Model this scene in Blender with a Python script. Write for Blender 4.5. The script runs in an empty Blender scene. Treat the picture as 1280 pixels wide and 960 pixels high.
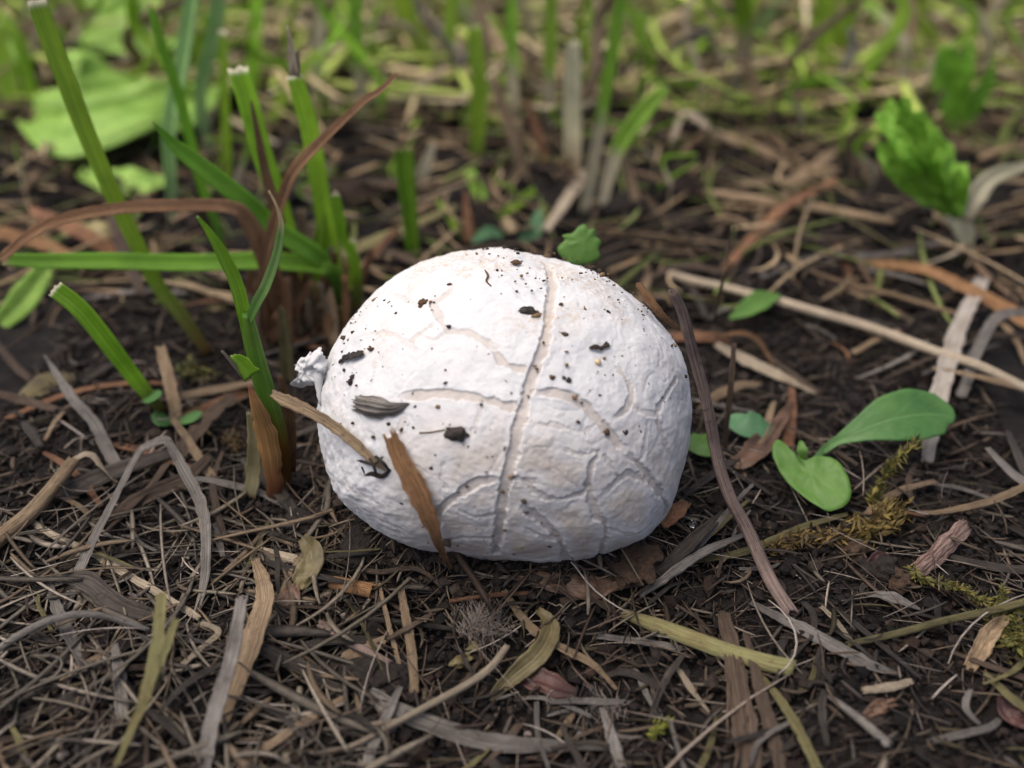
import bpy, bmesh, math, random
import numpy as np
from mathutils import Vector, Matrix

# ------------------------------------------------------------------ camera, sky, sun, exposure (1 unit = 1 cm)
scene = bpy.context.scene
scene.unit_settings.system = 'METRIC'
scene.unit_settings.scale_length = 0.01
random.seed(7); RNG = np.random.default_rng(11)
PITCH = math.radians(33); FPX = 1372.0                      # focal length in pixels of a 1280 px wide frame
RIGHT = np.array([1.0, 0, 0]); UPC = np.array([0, math.sin(PITCH), math.cos(PITCH)])
FWD = np.array([0, math.cos(PITCH), -math.sin(PITCH)])
PC = np.array([0.0, 0.0, 1.95]); PR = np.array([2.98, 2.98, 2.36])   # puffball centre and radii
CAM = PC - 17.9*FWD + 0.104*RIGHT + 0.287*UPC
cd = bpy.data.cameras.new('camera'); cam = bpy.data.objects.new('camera', cd)
scene.collection.objects.link(cam); scene.camera = cam
cam.location = CAM; cam.rotation_euler = (math.pi/2 - PITCH, 0, 0)
cd.sensor_width = 36; cd.lens = 36*FPX/1280; cd.clip_start = 0.1; cd.clip_end = 20000
cd.dof.use_dof = True; cd.dof.focus_distance = 16.9; cd.dof.aperture_fstop = 0.105

SUN_EL, SUN_AZ = math.radians(70), math.radians(-95)        # azimuth from +Y (behind the puffball) towards the left
w = bpy.data.worlds.new('World'); scene.world = w; w.use_nodes = True
nt = w.node_tree; bg = nt.nodes['Background']
sky = nt.nodes.new('ShaderNodeTexSky'); sky.sky_type = 'NISHITA'; sky.sun_disc = False
sky.sun_elevation = SUN_EL; sky.sun_rotation = SUN_AZ; sky.air_density = 0.32; sky.dust_density = 4.5; sky.ozone_density = 0.25
nt.links.new(sky.outputs[0], bg.inputs[0]); bg.inputs[1].default_value = 0.15
sd = bpy.data.lights.new('sun', 'SUN'); sd.energy = 0.55; sd.angle = math.radians(70); sd.color = (1.0, 0.98, 0.94)
sun = bpy.data.objects.new('sun', sd); scene.collection.objects.link(sun)
sdir = Vector((math.sin(SUN_AZ)*math.cos(SUN_EL), math.cos(SUN_AZ)*math.cos(SUN_EL), math.sin(SUN_EL)))
sun.location = sdir*60; sun.rotation_euler = sdir.to_track_quat('Z', 'Y').to_euler()
scene.view_settings.view_transform = 'Standard'; scene.view_settings.look = 'None'
scene.view_settings.gamma = 1; scene.view_settings.exposure = 1.06
scene.render.engine = 'CYCLES'; scene.cycles.max_bounces = 5; scene.cycles.transparent_max_bounces = 4
C = scene.collection

# ------------------------------------------------------------------ helpers: noise, projection, meshes
_perm = np.random.default_rng(3).permutation(512)
_grad = np.random.default_rng(4).normal(size=(512, 3)); _grad /= np.linalg.norm(_grad, axis=1)[:, None]
def noise3(p):
    p = np.asarray(p, float); i = np.floor(p).astype(int); f = p - i; u = f*f*f*(f*(f*6-15)+10)
    def g(dx, dy, dz):
        h = _perm[(_perm[(_perm[(i[..., 0]+dx) & 511] + i[..., 1]+dy) & 511] + i[..., 2]+dz) & 511]
        return (_grad[h]*(f - np.array([dx, dy, dz]))).sum(-1)
    L = lambda a, b, t: a + (b-a)*t
    x0 = L(g(0,0,0), g(1,0,0), u[..., 0]); x1 = L(g(0,1,0), g(1,1,0), u[..., 0])
    x2 = L(g(0,0,1), g(1,0,1), u[..., 0]); x3 = L(g(0,1,1), g(1,1,1), u[..., 0])
    return L(L(x0, x1, u[..., 1]), L(x2, x3, u[..., 1]), u[..., 2])*1.6
def fbm(p, octs=4, gain=0.5):
    p = np.asarray(p, float); s = 0; a = 1
    for k in range(octs): s = s + a*noise3(p*(2**k) + 17.3*k); a *= gain
    return s
def n2(x, y, s, seed=0.0): return noise3(np.stack([np.asarray(x)/s, np.asarray(y)/s, np.full(np.shape(x), seed)], -1))
def H(x, y):
    x = np.asarray(x, float); y = np.asarray(y, float)
    h = 0.30*n2(x, y, 5.0, .5) + 0.20*n2(x, y, 2.1, 3.5)
    r = np.hypot(x, y)
    return h*np.clip((r-1.2)/2.5, 0.15, 1) + 0.16*np.exp(-((r-3.0)/0.7)**2)*(y < 1.5)*np.clip(-y, 0, 1.5)/1.5*(x > 0.8) + 0.60*np.exp(-((r-2.4)/0.62)**2)*np.clip(.3-y, 0, 1)*(1+.45*n2(x, y, .9, 5.) + .2*n2(x, y, .35, 8.))
def ray(px, py):
    d = FWD + (px-640)/FPX*RIGHT - (py-480)/FPX*UPC
    return d/np.linalg.norm(d)
def on_ground(px, py, lift=0.06):
    d = ray(px, py); z = 0.0
    for _ in range(6):
        q = CAM + d*((z-CAM[2])/d[2]); z = 0.5*z + 0.5*(float(H(q[0], q[1])) + lift)
    return CAM + d*((z-CAM[2])/d[2])
def on_y(px, py, y):
    d = ray(px, py); return CAM + d*((y-CAM[1])/d[1])
def on_puff(px, py, lift=0.0):
    d = ray(px, py); R = PR + lift; o = (CAM-PC)/R; e = d/R
    a = e@e; b = 2*o@e; c = o@o-1; D = b*b-4*a*c
    t = (-b-math.sqrt(D))/(2*a) if D > 0 else -b/(2*a)
    return CAM + d*t
def pt(s, lift=0.06):
    if len(s) == 2: return on_ground(s[0], s[1], lift)
    if len(s) == 3: return on_ground(*s)
    if s[2] == 'y': return on_y(s[0], s[1], s[3])
    return on_puff(s[0], s[1], s[3])
def px_cm(p): return float((np.asarray(p)-CAM)@FWD)/FPX        # size of one photo pixel at a point
def crom(P, n):
    P = np.asarray(P, float)
    if len(P) == 2: return P[0] + (P[1]-P[0])*np.linspace(0, 1, n)[:, None]
    Q = np.vstack([2*P[0]-P[1], P, 2*P[-1]-P[-2]])
    seg = np.linalg.norm(np.diff(P, axis=0), axis=1)**.5; cum = np.concatenate([[0], np.cumsum(seg)])
    out = []
    for t in np.linspace(0, cum[-1], n):
        k = min(int(np.searchsorted(cum, t, side='right'))-1, len(P)-2); f = (t-cum[k])/max(seg[k], 1e-9)
        a, b, c, d = Q[k], Q[k+1], Q[k+2], Q[k+3]
        out.append(0.5*((2*b) + (c-a)*f + (2*a-5*b+4*c-d)*f*f + (3*b-a-3*c+d)*f**3))
    return np.array(out)
def mesh(name, V, F, uv=None, col=None, smooth=True):
    me = bpy.data.meshes.new(name); me.from_pydata(np.asarray(V).tolist(), [], F if isinstance(F, list) else F.tolist())
    n = len(me.loops); li = np.empty(n, dtype=np.int32); me.loops.foreach_get('vertex_index', li)
    if uv is not None:
        l = me.uv_layers.new(name='UVMap'); l.data.foreach_set('uv', np.asarray(uv, np.float32)[li].ravel())
    if col is not None:
        a = me.color_attributes.new('col', 'FLOAT_COLOR', 'POINT')
        c = np.ones((len(V), 4), np.float32); c[:, :3] = col; a.data.foreach_set('color', c.ravel())
    if smooth: me.polygons.foreach_set('use_smooth', np.ones(len(me.polygons), bool))
    me.update(); return me
def tag(o, label=None, cat=None, group=None, kind=None):
    if label: o['label'] = label
    if cat: o['category'] = cat
    if group: o['group'] = group
    if kind: o['kind'] = kind
    return o
def empty(name, loc, label, cat, group=None):
    o = bpy.data.objects.new(name, None); C.objects.link(o); o.location = loc; o.empty_display_size = 0.3
    return tag(o, label, cat, group)
def put(name, geo, mat, parent=None, smooth=True):
    """geo = (V, F, uv[, col]); a top-level mesh gets its origin at its own base"""
    V = np.asarray(geo[0], float)
    org = np.array(parent_base(parent)) if parent else np.array([V[:, 0].mean(), V[:, 1].mean(), V[:, 2].min()])
    me = mesh(name, V-org, geo[1], geo[2] if len(geo) > 2 else None, geo[3] if len(geo) > 3 else None, smooth)
    me.materials.append(M[mat]); o = bpy.data.objects.new(name, me); C.objects.link(o)
    if parent: o.parent = parent
    else: o.location = org
    return o
def parent_base(p):
    v = Vector(p.location)
    while p.parent: p = p.parent; v += Vector(p.location)
    return v
def nrm(v):
    return v/np.maximum(np.linalg.norm(v, axis=-1, keepdims=True), 1e-9)

def sweep(P, W, nrmal=(0, -.3, 1), n=26, K=7, th=0.25, fold=0.0, cup=0.0, twist=0.0, twist0=0.0, jag=0.0, jag0=None,
          wob=0.0, ridge=0.0, edge=0.0, crinkle=0.0, tube=False, seed=None, hollow=True, rib=None):
    """a blade, straw or stem: closed cross-section swept along a smooth curve through P, half-widths W (cm)"""
    r = np.random.default_rng(seed if seed is not None else random.randrange(1 << 30))
    Q = crom(P, n); W = np.interp(np.linspace(0, 1, n), np.linspace(0, 1, len(W)), W)
    L = np.linalg.norm(np.diff(Q, axis=0), axis=1).sum()
    if wob:
        ph = r.uniform(0, 99); t = np.linspace(0, L, n)
        for k in range(3): Q[:, k] += wob*noise3(np.stack([t*.9, np.full(n, ph+k*7), np.full(n, 2.)], -1))
    T = nrm(np.gradient(Q, axis=0)); N0 = np.broadcast_to(np.asarray(nrmal, float), T.shape)
    S = nrm(np.cross(T, N0)); Nn = np.cross(S, T)
    for k in range(1, n):                                          # keep the frame from flipping
        if S[k] @ S[k-1] < 0: S[k] *= -1; Nn[k] *= -1
    a = twist0 + twist*np.linspace(0, 1, n); c, s_ = np.cos(a)[:, None], np.sin(a)[:, None]
    S, Nn = S*c + Nn*s_, Nn*c - S*s_
    if tube:
        R = K; an = np.arange(R)*2*math.pi/R
        rad = 1 + ridge*r.uniform(-1, 1, R)
        cs, cn = np.cos(an)*rad, np.sin(an)*rad*th; vv = np.abs(((np.arange(R)/R*2) % 2) - 1)
    else:
        s = np.linspace(-1, 1, K); bump = ridge*r.uniform(-1, 1, K)
        top = (rib[0]*np.cos(s*math.pi*rib[1]) if rib else 0) + fold*(np.abs(s)) + cup*(s*s) + bump; tt = th*(1-0.75*s**4)
        cs = np.concatenate([s, s[::-1]]); cn = np.concatenate([top+tt/2, (top-tt/2)[::-1]]); R = 2*K
        vv = np.concatenate([(s+1)/2, ((s+1)/2)[::-1]])
    Wm = np.repeat(W[:, None], R, 1)
    if edge: Wm = Wm*(1 + edge*fbm(np.stack([np.repeat(np.linspace(0, L*2, n)[:, None], R, 1)/max(W.max(), .02)*.35, np.sign(cs)[None, :]*3+np.zeros((n, R)), np.full((n, R), r.uniform(0, 50))], -1), 3))
    V = Q[:, None] + S[:, None]*(cs[None, :, None]*Wm[..., None]) + Nn[:, None]*(cn[None, :, None]*W[:, None, None])
    if crinkle:
        q = np.stack([np.repeat(np.linspace(0, L, n)[:, None], R, 1)/W.max()*.8, np.repeat(cs[None]*1.3, n, 0), np.full((n, R), r.uniform(0, 50))], -1)
        V = V + Nn[:, None]*(crinkle*W.max()*fbm(q, 2))[..., None]
    for e, jj in ((0, jag if jag0 is None else jag0), (n-1, jag)):
        if jj:
            o = r.uniform(-1, 1, R)*jj*W[e]
            if not tube: o[K:] = o[:K][::-1]
            V[e] += T[e][None]*o[:, None]
    uu = np.repeat(np.linspace(0, 1, n)[:, None], R, 1)
    uv = np.stack([uu, np.repeat(vv[None], n, 0)], -1).reshape(-1, 2)
    idx = np.arange(n*R).reshape(n, R); nx = np.roll(idx, -1, 1)
    F = np.stack([idx[:-1], nx[:-1], nx[1:], idx[1:]], -1).reshape(-1, 4).tolist()
    V = V.reshape(-1, 3)
    if tube and hollow:
        for e, ring, sg in ((0, idx[0], 1), (n-1, idx[-1], -1)):
            b = len(V); inn = Q[e] + (V[ring]-Q[e])*0.72; dep = inn + T[e]*sg*W[e]*1.6
            V = np.vstack([V, inn, dep]); uv = np.vstack([uv, uv[ring], uv[ring]*0+[[.5, .5]]])
            for k in range(R):
                k2 = (k+1) % R; q1 = [int(ring[k]), int(ring[k2]), b+k2, b+k]; q2 = [b+k, b+k2, b+R+k2, b+R+k]
                F += [q1[::-1], q2[::-1]] if sg == 1 else [q1, q2]
            cap = [b+R+k for k in range(R)]; F.append(cap[::-1] if sg == 1 else cap)
    elif tube:
        F += [idx[0][::-1].tolist(), idx[-1].tolist()]
    else:
        for e in (0, n-1):
            for k in range(K-1):
                q = [int(idx[e, k]), int(idx[e, k+1]), int(idx[e, R-2-k]), int(idx[e, R-1-k])]
                F.append(q[::-1] if e == 0 else q)
    return V, F, uv

def sheet(out, nrmal, th=0.05, bulge=0.0, rough=0.0, rings=8, n=56, smooth=True, seed=0, ragged=0.0):
    """a leaf or flake: closed star-shaped outline (world points) filled with rings, given thickness and curvature"""
    out = np.asarray(out, float); P = np.vstack([out, out[:1]])
    if smooth: P = crom(np.vstack([out[-1:], out, out[:2]]), 6*n)
    else: P = np.vstack([P[k] + (P[k+1]-P[k])*np.linspace(0, 1, 40, endpoint=False)[:, None] for k in range(len(out))])
    c = out.mean(0)
    if smooth:
        i0 = np.argmin(np.linalg.norm(P[:3*n]-out[0], axis=1)); i1 = len(P)//2 + np.argmin(np.linalg.norm(P[len(P)//2:]-out[0], axis=1)); P = P[i0:i1+1]
    d = np.concatenate([[0], np.cumsum(np.linalg.norm(np.diff(P, axis=0), axis=1))]); t = np.linspace(0, d[-1], n, endpoint=False)
    B = np.stack([np.interp(t, d, P[:, k]) for k in range(3)], -1)
    N = nrm(np.asarray(nrmal, float)); r = np.random.default_rng(seed)
    if ragged: B = c + (B-c)*(1+ragged*r.uniform(-1, 1, n))[:, None]
    size = np.linalg.norm(B-c, axis=1).mean()
    def layer(sign):
        A = [c[None]]
        for k in range(1, rings+1):
            f = k/rings; q = c + (B-c)*f
            A.append(q + N*(bulge*size*(1-f*f) + sign*th/2*math.sqrt(max(0, 1-f**4*.92)))[..., None] if False else q + N*(bulge*size*(1-f*f) + sign*th/2*math.sqrt(max(0.02, 1-f**4))))
        A[0] = A[0] + N*(bulge*size + sign*th/2); return np.vstack(A)
    U, D = layer(1), layer(-1)
    if rough:
        for A in (U, D): A += N*(rough*fbm(A/size*2.2+seed, 3))[:, None]*size
    V = np.vstack([U, D]); o = len(U); F = []
    ix = lambda k, j: 1+(k-1)*n+j % n
    for j in range(n):
        F.append([0, ix(1, j), ix(1, j+1)]); F.append([o, o+ix(1, j+1), o+ix(1, j)])
        for k in range(1, rings):
            q = [ix(k, j), ix(k+1, j), ix(k+1, j+1), ix(k, j+1)]; F.append(q); F.append([o+v for v in q[::-1]])
        F.append([ix(rings, j), o+ix(rings, j), o+ix(rings, j+1), ix(rings, j+1)])
    ax = nrm(B[0]-c); ay = np.cross(N, ax); uv = np.stack([(V-c)@ax, (V-c)@ay], -1)/size*.5+.5
    return V, F, uv

_ico = {}
def lump(c, r, rough=0.35, sub=1, seed=0, stretch=(1, 1, 1), rot=0.0):
    if sub not in _ico:
        b = bmesh.new(); bmesh.ops.create_icosphere(b, subdivisions=sub, radius=1)
        _ico[sub] = (np.array([v.co[:] for v in b.verts]), [[v.index for v in f.verts] for f in b.faces]); b.free()
    V, F = _ico[sub]
    k = 1 + rough*fbm(V*1.3+seed*7.1, 3)
    W = V*k[:, None]*np.asarray(stretch)*r; ca, sa = math.cos(rot), math.sin(rot)
    W = W @ np.array([[ca, sa, 0], [-sa, ca, 0], [0, 0, 1]])
    return W+np.asarray(c), F, np.stack([V[:, 0], V[:, 1]], -1)*.5+.5
def join(gs):
    Vs, Fs, Us, o = [], [], [], 0
    for g in gs:
        Vs.append(g[0]); Us.append(g[2]); Fs += [[i+o for i in f] for f in g[1]]; o += len(g[0])
    return np.vstack(Vs), Fs, np.vstack(Us)

# ------------------------------------------------------------------ materials
M = {}
class Mat:
    def __init__(s, name):
        m = bpy.data.materials.new(name); m.use_nodes = True; M[name] = m; s.t = m.node_tree; s.n = s.t.nodes; s.b = s.n['Principled BSDF']; s.out = s.n['Material Output']
    def add(s, ty, ins=None, **kw):
        q = s.n.new('ShaderNode'+ty)
        for k, v in kw.items(): setattr(q, k, v)
        for k, v in (ins or {}).items():
            if isinstance(v, bpy.types.NodeSocket): s.t.links.new(v, q.inputs[k])
            else: q.inputs[k].default_value = v
        return q
    def link(s, a, b): s.t.links.new(a, b)
    def math(s, op, a, b=0.0): return s.add('Math', {0: a, 1: b}, operation=op).outputs[0]
    def ramp(s, fac, stops, interp='LINEAR'):
        q = s.add('ValToRGB', {0: fac}); q.color_ramp.interpolation = interp; e = q.color_ramp.elements
        while len(e) < len(stops): e.new(0.5)
        for k, (p, c) in enumerate(stops): e[k].position = p; e[k].color = (*c, 1) if len(c) == 3 else c
        return q.outputs[0]
    def mix(s, f, a, b, mode='MIX'):
        q = s.add('Mix', data_type='RGBA', blend_type=mode)
        for k, v in ((0, f), (6, a), (7, b)):
            if isinstance(v, bpy.types.NodeSocket): s.link(v, q.inputs[k])
            else: q.inputs[k].default_value = v if k == 0 else (*v, 1)
        return q.outputs[2]
    def noise(s, vec, scale, detail=3, rough=.6):
        return s.add('TexNoise', {'Vector': vec, 'Scale': scale, 'Detail': detail, 'Roughness': rough}).outputs[0]
    def fin(s, col, rough=.8, bump=None, bd=.05, bs=.6, spec=.3, trans=0.0):
        if isinstance(col, tuple): s.b.inputs['Base Color'].default_value = (*col, 1)
        else: s.link(col, s.b.inputs['Base Color'])
        s.b.inputs['Roughness'].default_value = rough; s.b.inputs['Specular IOR Level'].default_value = spec
        if bump is not None:
            bn = s.add('Bump', {'Strength': bs, 'Distance': bd, 'Height': bump}); s.link(bn.outputs[0], s.b.inputs['Normal'])
        if trans:
            tb = s.add('BsdfTranslucent')
            if isinstance(col, tuple): tb.inputs[0].default_value = (*col, 1)
            else: s.link(col, tb.inputs[0])
            mx = s.add('MixShader', {0: trans, 1: s.b.outputs[0], 2: tb.outputs[0]}); s.link(mx.outputs[0], s.out.inputs[0])
def fibre(m, ulen=3.0, vn=22.0):
    uv = m.add('UVMap', uv_map='UVMap').outputs[0]; sp = m.add('SeparateXYZ', {0: uv}); oi = m.add('ObjectInfo')
    z = m.math('MULTIPLY', oi.outputs['Random'], 83.0)
    v = m.add('CombineXYZ', {0: m.math('MULTIPLY', sp.outputs[0], ulen), 1: m.math('MULTIPLY', sp.outputs[1], vn), 2: z}).outputs[0]
    tc = m.add('TexCoord').outputs['Object']
    ov = m.add('VectorMath', {0: tc, 1: m.add('CombineXYZ', {0: z, 1: z, 2: z}).outputs[0]}, operation='ADD').outputs[0]
    return sp, oi.outputs['Random'], m.noise(v, 1.0, 4, .65), ov
def straw(name, a, b, dark, spots=.5, rough=.75, vn=22.0, trans=.08):
    m = Mat(name); sp, rnd, fb, ov = fibre(m, 4.0, vn)
    c = m.ramp(fb, [(.38, a), (.60, b)])
    f2 = m.noise(m.add('CombineXYZ', {0: m.math('MULTIPLY', sp.outputs[0], 5.0), 1: m.math('MULTIPLY', sp.outputs[1], vn*1.7), 2: m.math('MULTIPLY', rnd, 31.0)}).outputs[0], 1.0, 3, .7)
    c = m.mix(m.ramp(f2, [(.36, (.95,)*3), (.46, (0, 0, 0))]), c, dark)
    bl = m.ramp(m.noise(ov, 1.6, 4, .65), [(.46, (0, 0, 0)), (.68, (1, 1, 1))])
    c = m.mix(m.math('MULTIPLY', bl, spots), c, dark)
    sk = m.ramp(m.noise(ov, 9.0, 3, .7), [(.60, (0, 0, 0)), (.70, (1, 1, 1))])
    c = m.mix(m.math('MULTIPLY', sk, .55), c, tuple(x*.5 for x in dark))
    hs = m.add('HueSaturation', {'Color': c, 'Value': m.math('ADD', m.math('MULTIPLY', rnd, .5), .72)}).outputs[0]
    m.fin(hs, rough, m.math('ADD', fb, f2), .03, 1.0, .3, trans)
straw('straw_tan', (.20, .135, .075), (.40, .30, .185), (.09, .055, .03), .5)
straw('straw_pale', (.34, .27, .18), (.56, .48, .35), (.17, .12, .075), .35)
straw('straw_grey', (.135, .12, .10), (.32, .295, .26), (.05, .042, .035), .55)
straw('straw_white', (.30, .265, .215), (.52, .475, .41), (.17, .13, .09), .4)
straw('straw_brown', (.056, .040, .028), (.15, .108, .074), (.04, .02, .011), .5)
straw('straw_orange', (.17, .082, .032), (.33, .19, .09), (.07, .03, .012), .45)
straw('straw_red', (.15, .07, .032), (.32, .17, .09), (.06, .02, .012), .5)
straw('straw_rust', (.24, .12, .055), (.46, .28, .15), (.13, .06, .03), .4, trans=.2)
straw('straw_dark', (.032, .026, .021), (.10, .085, .068), (.015, .012, .01), .5)
straw('straw_olive', (.115, .10, .035), (.26, .235, .105), (.05, .038, .018), .5)
straw('straw_purple', (.13, .088, .072), (.34, .255, .21), (.03, .018, .015), .5)
straw('straw_green', (.16, .16, .06), (.34, .32, .14), (.20, .14, .06), .45)
straw('bark', (.10, .05, .04), (.36, .26, .21), (.07, .035, .028), .3, .85, 9.0)
def blade(name, base, low, mid, tip, p0=.12, p1=.3, p2=.968, p3=.99, trans=.46, fc=1.5):
    m = Mat(name); sp, rnd, fb, ov = fibre(m, 1.5, 26.0)
    ns = m.math('MULTIPLY', m.math('SUBTRACT', m.noise(ov, 2.5, 3), .5), .12)
    u = m.math('ADD', sp.outputs[0], m.math('MULTIPLY', ns, m.math('MULTIPLY', sp.outputs[0], m.math('SUBTRACT', 1.25, sp.outputs[0]))))
    c = m.ramp(u, [(0, base), (p0, low), (p1, mid), (p2, mid), (p3, tip)])
    lin = m.ramp(fb, [(.3, (1-.28*fc,)*3), (.7, (1+.25*fc,)*3)]); c = m.mix(1.0, c, lin, 'MULTIPLY')
    bl = m.ramp(m.noise(ov, 1.3, 3), [(.35, (.8, .82, .75)), (.7, (1.2, 1.15, 1.1))]); c = m.mix(1.0, c, bl, 'MULTIPLY')
    c = m.add('HueSaturation', {'Color': c, 'Hue': m.math('ADD', m.math('MULTIPLY', rnd, .025), .4875), 'Value': m.math('ADD', m.math('MULTIPLY', rnd, .35), .82)}).outputs[0]
    m.fin(c, .42, fb, .012, .6, .4, trans)
G1, G2, G3 = (.31, .53, .045), (.19, .40, .035), (.33, .52, .2)
blade('blade_cut', (.16, .085, .03), (.20, .24, .05), G1, (.72, .68, .55))
blade('blade_deep', (.20, .17, .05), (.09, .20, .03), G2, (.30, .26, .12), p2=.97, p3=.999)
blade('blade_point', (.10, .22, .03), G1, G1, (.35, .42, .2), p2=.97, p3=.999)
blade('blade_blue', (.42, .40, .28), (.20, .30, .14), G3, (.45, .5, .36), p2=.97, p3=.999)
blade('blade_halfwhite', (.50, .46, .35), (.48, .44, .32), (.26, .45, .05), (.3, .36, .15), p0=.38, p1=.5, p2=.97, p3=.999)
blade('blade_whiteish', (.36, .28, .18), (.46, .40, .28), (.52, .50, .36), (.55, .5, .4), p2=.97, p3=.999)
blade('blade_bright', (.17, .19, .06), (.24, .38, .05), (.30, .50, .045), (.4, .45, .2), p2=.97, p3=.999)
blade('blade_drytip', (.10, .2, .035), (.13, .24, .06), (.17, .27, .09), (.52, .42, .28), p2=.64, p3=.76)
blade('sheath', (.05, .022, .012), (.17, .075, .02), (.15, .26, .04), (.12, .25, .03), p0=.3, p1=.52, p2=.97, p3=.999)
blade('sheath_dry', (.05, .025, .014), (.16, .075, .03), (.40, .24, .085), (.20, .09, .03), p0=.18, p1=.42, p2=.85, p3=.97, trans=.15, fc=2.4)
blade('membrane', (.14, .11, .07), (.22, .18, .11), (.28, .24, .14), (.3, .27, .18), trans=.5, fc=2.0)
def leafmat(name, a, b, vein, trans=.25, parallel=False, bumpd=.03, rough=.5, veinw=.5):
    m = Mat(name); sp, rnd, fb, ov = fibre(m, 1.0, 9.0 if parallel else 5.0)
    c = m.ramp(m.noise(ov, 1.8, 4), [(.35, a), (.68, b)])
    s = m.math('ABSOLUTE', m.math('SUBTRACT', sp.outputs[1], .5))
    if parallel: vn = m.math('ABSOLUTE', m.math('SINE', m.math('MULTIPLY', s, 34.0)))
    else: vn = m.math('ABSOLUTE', m.math('SINE', m.math('ADD', m.math('MULTIPLY', sp.outputs[0], 18.0), m.math('MULTIPLY', s, -10.0))))
    vm = m.ramp(vn, [(0, (1, 1, 1)), (.14, (0, 0, 0))]); mid = m.ramp(s, [(0, (1, 1, 1)), (.035, (0, 0, 0))])
    f = m.math('MULTIPLY', m.math('MAXIMUM', m.math('MULTIPLY', vm, .55), mid), veinw); c = m.mix(f, c, vein)
    c = m.mix(m.math('MULTIPLY', m.ramp(m.noise(ov, 8.0, 4, .7), [(.62, (0, 0, 0)), (.72, (1, 1, 1))]), .5), c, (.11, .085, .04))
    h = m.math('SUBTRACT', m.noise(ov, 7.0, 3), m.math('MULTIPLY', f, .6))
    m.fin(c, rough, h, bumpd, .6, .35, trans)
leafmat('leaf_seedling', (.05, .14, .035), (.085, .195, .05), (.14, .26, .09), .22, veinw=.6)
leafmat('leaf_light', (.075, .175, .03), (.11, .225, .04), (.13, .25, .06), .25, veinw=.2)
leafmat('leaf_blue', (.07, .17, .075), (.09, .21, .09), (.12, .25, .12), .2, veinw=.25)
leafmat('leaf_broad', (.19, .36, .045), (.31, .49, .09), (.36, .54, .16), .25, True, .08)
leafmat('leaf_crinkled', (.16, .38, .025), (.28, .52, .06), (.32, .55, .12), .4, False, .03)
leafmat('leaf_brown', (.05, .028, .018), (.13, .075, .045), (.16, .1, .06), .1)
leafmat('leaf_red', (.03, .012, .01), (.085, .034, .024), (.10, .05, .04), .1)
leafmat('leaf_olive', (.07, .055, .022), (.17, .14, .06), (.22, .18, .09), .12, True)
leafmat('leaf_yellow', (.24, .20, .07), (.38, .33, .15), (.4, .36, .2), .2)
def lumpmat(name, a, b, scale=6.0, bd=.05, rough=.85, spec=.25):
    m = Mat(name); tc = m.add('TexCoord').outputs['Object']; n = m.noise(tc, scale, 5, .7)
    m.fin(m.ramp(n, [(.33, a), (.68, b)]), rough, m.noise(tc, scale*3, 4, .7), bd, 1.0, spec)
lumpmat('debris_dark', (.012, .010, .009), (.06, .05, .042), 14.0, .02)
lumpmat('debris_brown', (.05, .028, .015), (.16, .09, .05), 14.0, .02)
lumpmat('clod', (.014, .011, .009), (.045, .036, .029), 7.0, .12)
lumpmat('clod_tan', (.035, .022, .014), (.12, .075, .045), 8.0, .1)
lumpmat('grain', (.45, .33, .17), (.62, .48, .28), 10.0, .01, .4, .5)
lumpmat('pebble', (.12, .10, .085), (.22, .19, .165), 5.0, .02)
def attrmat(name, rough=.8, vals=(.75, 1.25), scale=8.0, bd=.02, trans=0.0, spec=.25, uvfib=False):
    m = Mat(name); a = m.add('Attribute', attribute_name='col').outputs[0]; tc = m.add('TexCoord').outputs['Object']
    n = m.noise(tc, scale, 4, .7); c = m.mix(1.0, a, m.ramp(n, [(.3, (vals[0],)*3), (.7, (vals[1],)*3)]), 'MULTIPLY')
    m.fin(c, rough, n, bd, .8, spec, trans)
attrmat('crumbs', .9, (.6, 1.5), 9.0, .04); attrmat('fine_litter', .8, (.65, 1.35), 10.0, .015, .05)
attrmat('moss', .7, (.8, 1.2), 8.0, .01, .3); attrmat('specks', .9, (.7, 1.3), 20.0, .01)
m = Mat('hair'); m.fin((.34, .29, .25), .5, trans=.3)
m = Mat('dew'); m.fin((1, 1, 1), .02); m.b.inputs['Transmission Weight'].default_value = 1; m.b.inputs['IOR'].default_value = 1.33
m = Mat('soil'); tc = m.add('TexCoord').outputs['Object']
n1, n2_, n3 = m.noise(tc, .45, 5, .65), m.noise(tc, 4.0, 6, .75), m.noise(tc, 22.0, 4, .7)
c = m.ramp(n2_, [(.30, (.004, .0032, .0027)), (.52, (.008, .0065, .0055)), (.75, (.021, .017, .0145))])
c = m.mix(m.ramp(n1, [(.42, (0, 0, 0)), (.66, (1, 1, 1))]), c, m.ramp(n2_, [(.3, (.007, .0055, .0042)), (.7, (.026, .020, .015))]))
m.fin(c, .9, m.math('ADD', n2_, m.math('MULTIPLY', n3, .5)), .12, 1.0, .25)
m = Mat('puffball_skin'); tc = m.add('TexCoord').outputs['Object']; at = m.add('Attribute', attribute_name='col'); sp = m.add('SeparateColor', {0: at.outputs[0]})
WH = (.53, .537, .53)
f1, f2, f3 = m.noise(tc, 3.0, 5, .65), m.noise(tc, 13.0, 5, .75), m.noise(tc, 60.0, 3, .6)
c = m.mix(m.math('MULTIPLY', m.ramp(f1, [(.45, (0, 0, 0)), (.75, (1, 1, 1))]), .35), WH, (.78, .73, .68))
c = m.mix(m.math('MULTIPLY', sp.outputs[1], m.ramp(f2, [(.32, (.55,)*3), (.6, (1,)*3)])), c, (.44, .385, .32))    # discoloured beige skin panels, with lower-right shade put into the colour
c = m.mix(m.math('MULTIPLY', sp.outputs[0], .9), c, (.45, .41, .365))                                            # crack floors
c = m.mix(m.math('MULTIPLY', sp.outputs[2], m.ramp(f2, [(.46, (0,)*3), (.64, (1,)*3)])), c, (.43, .32, .20))      # tan scuffs
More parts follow.
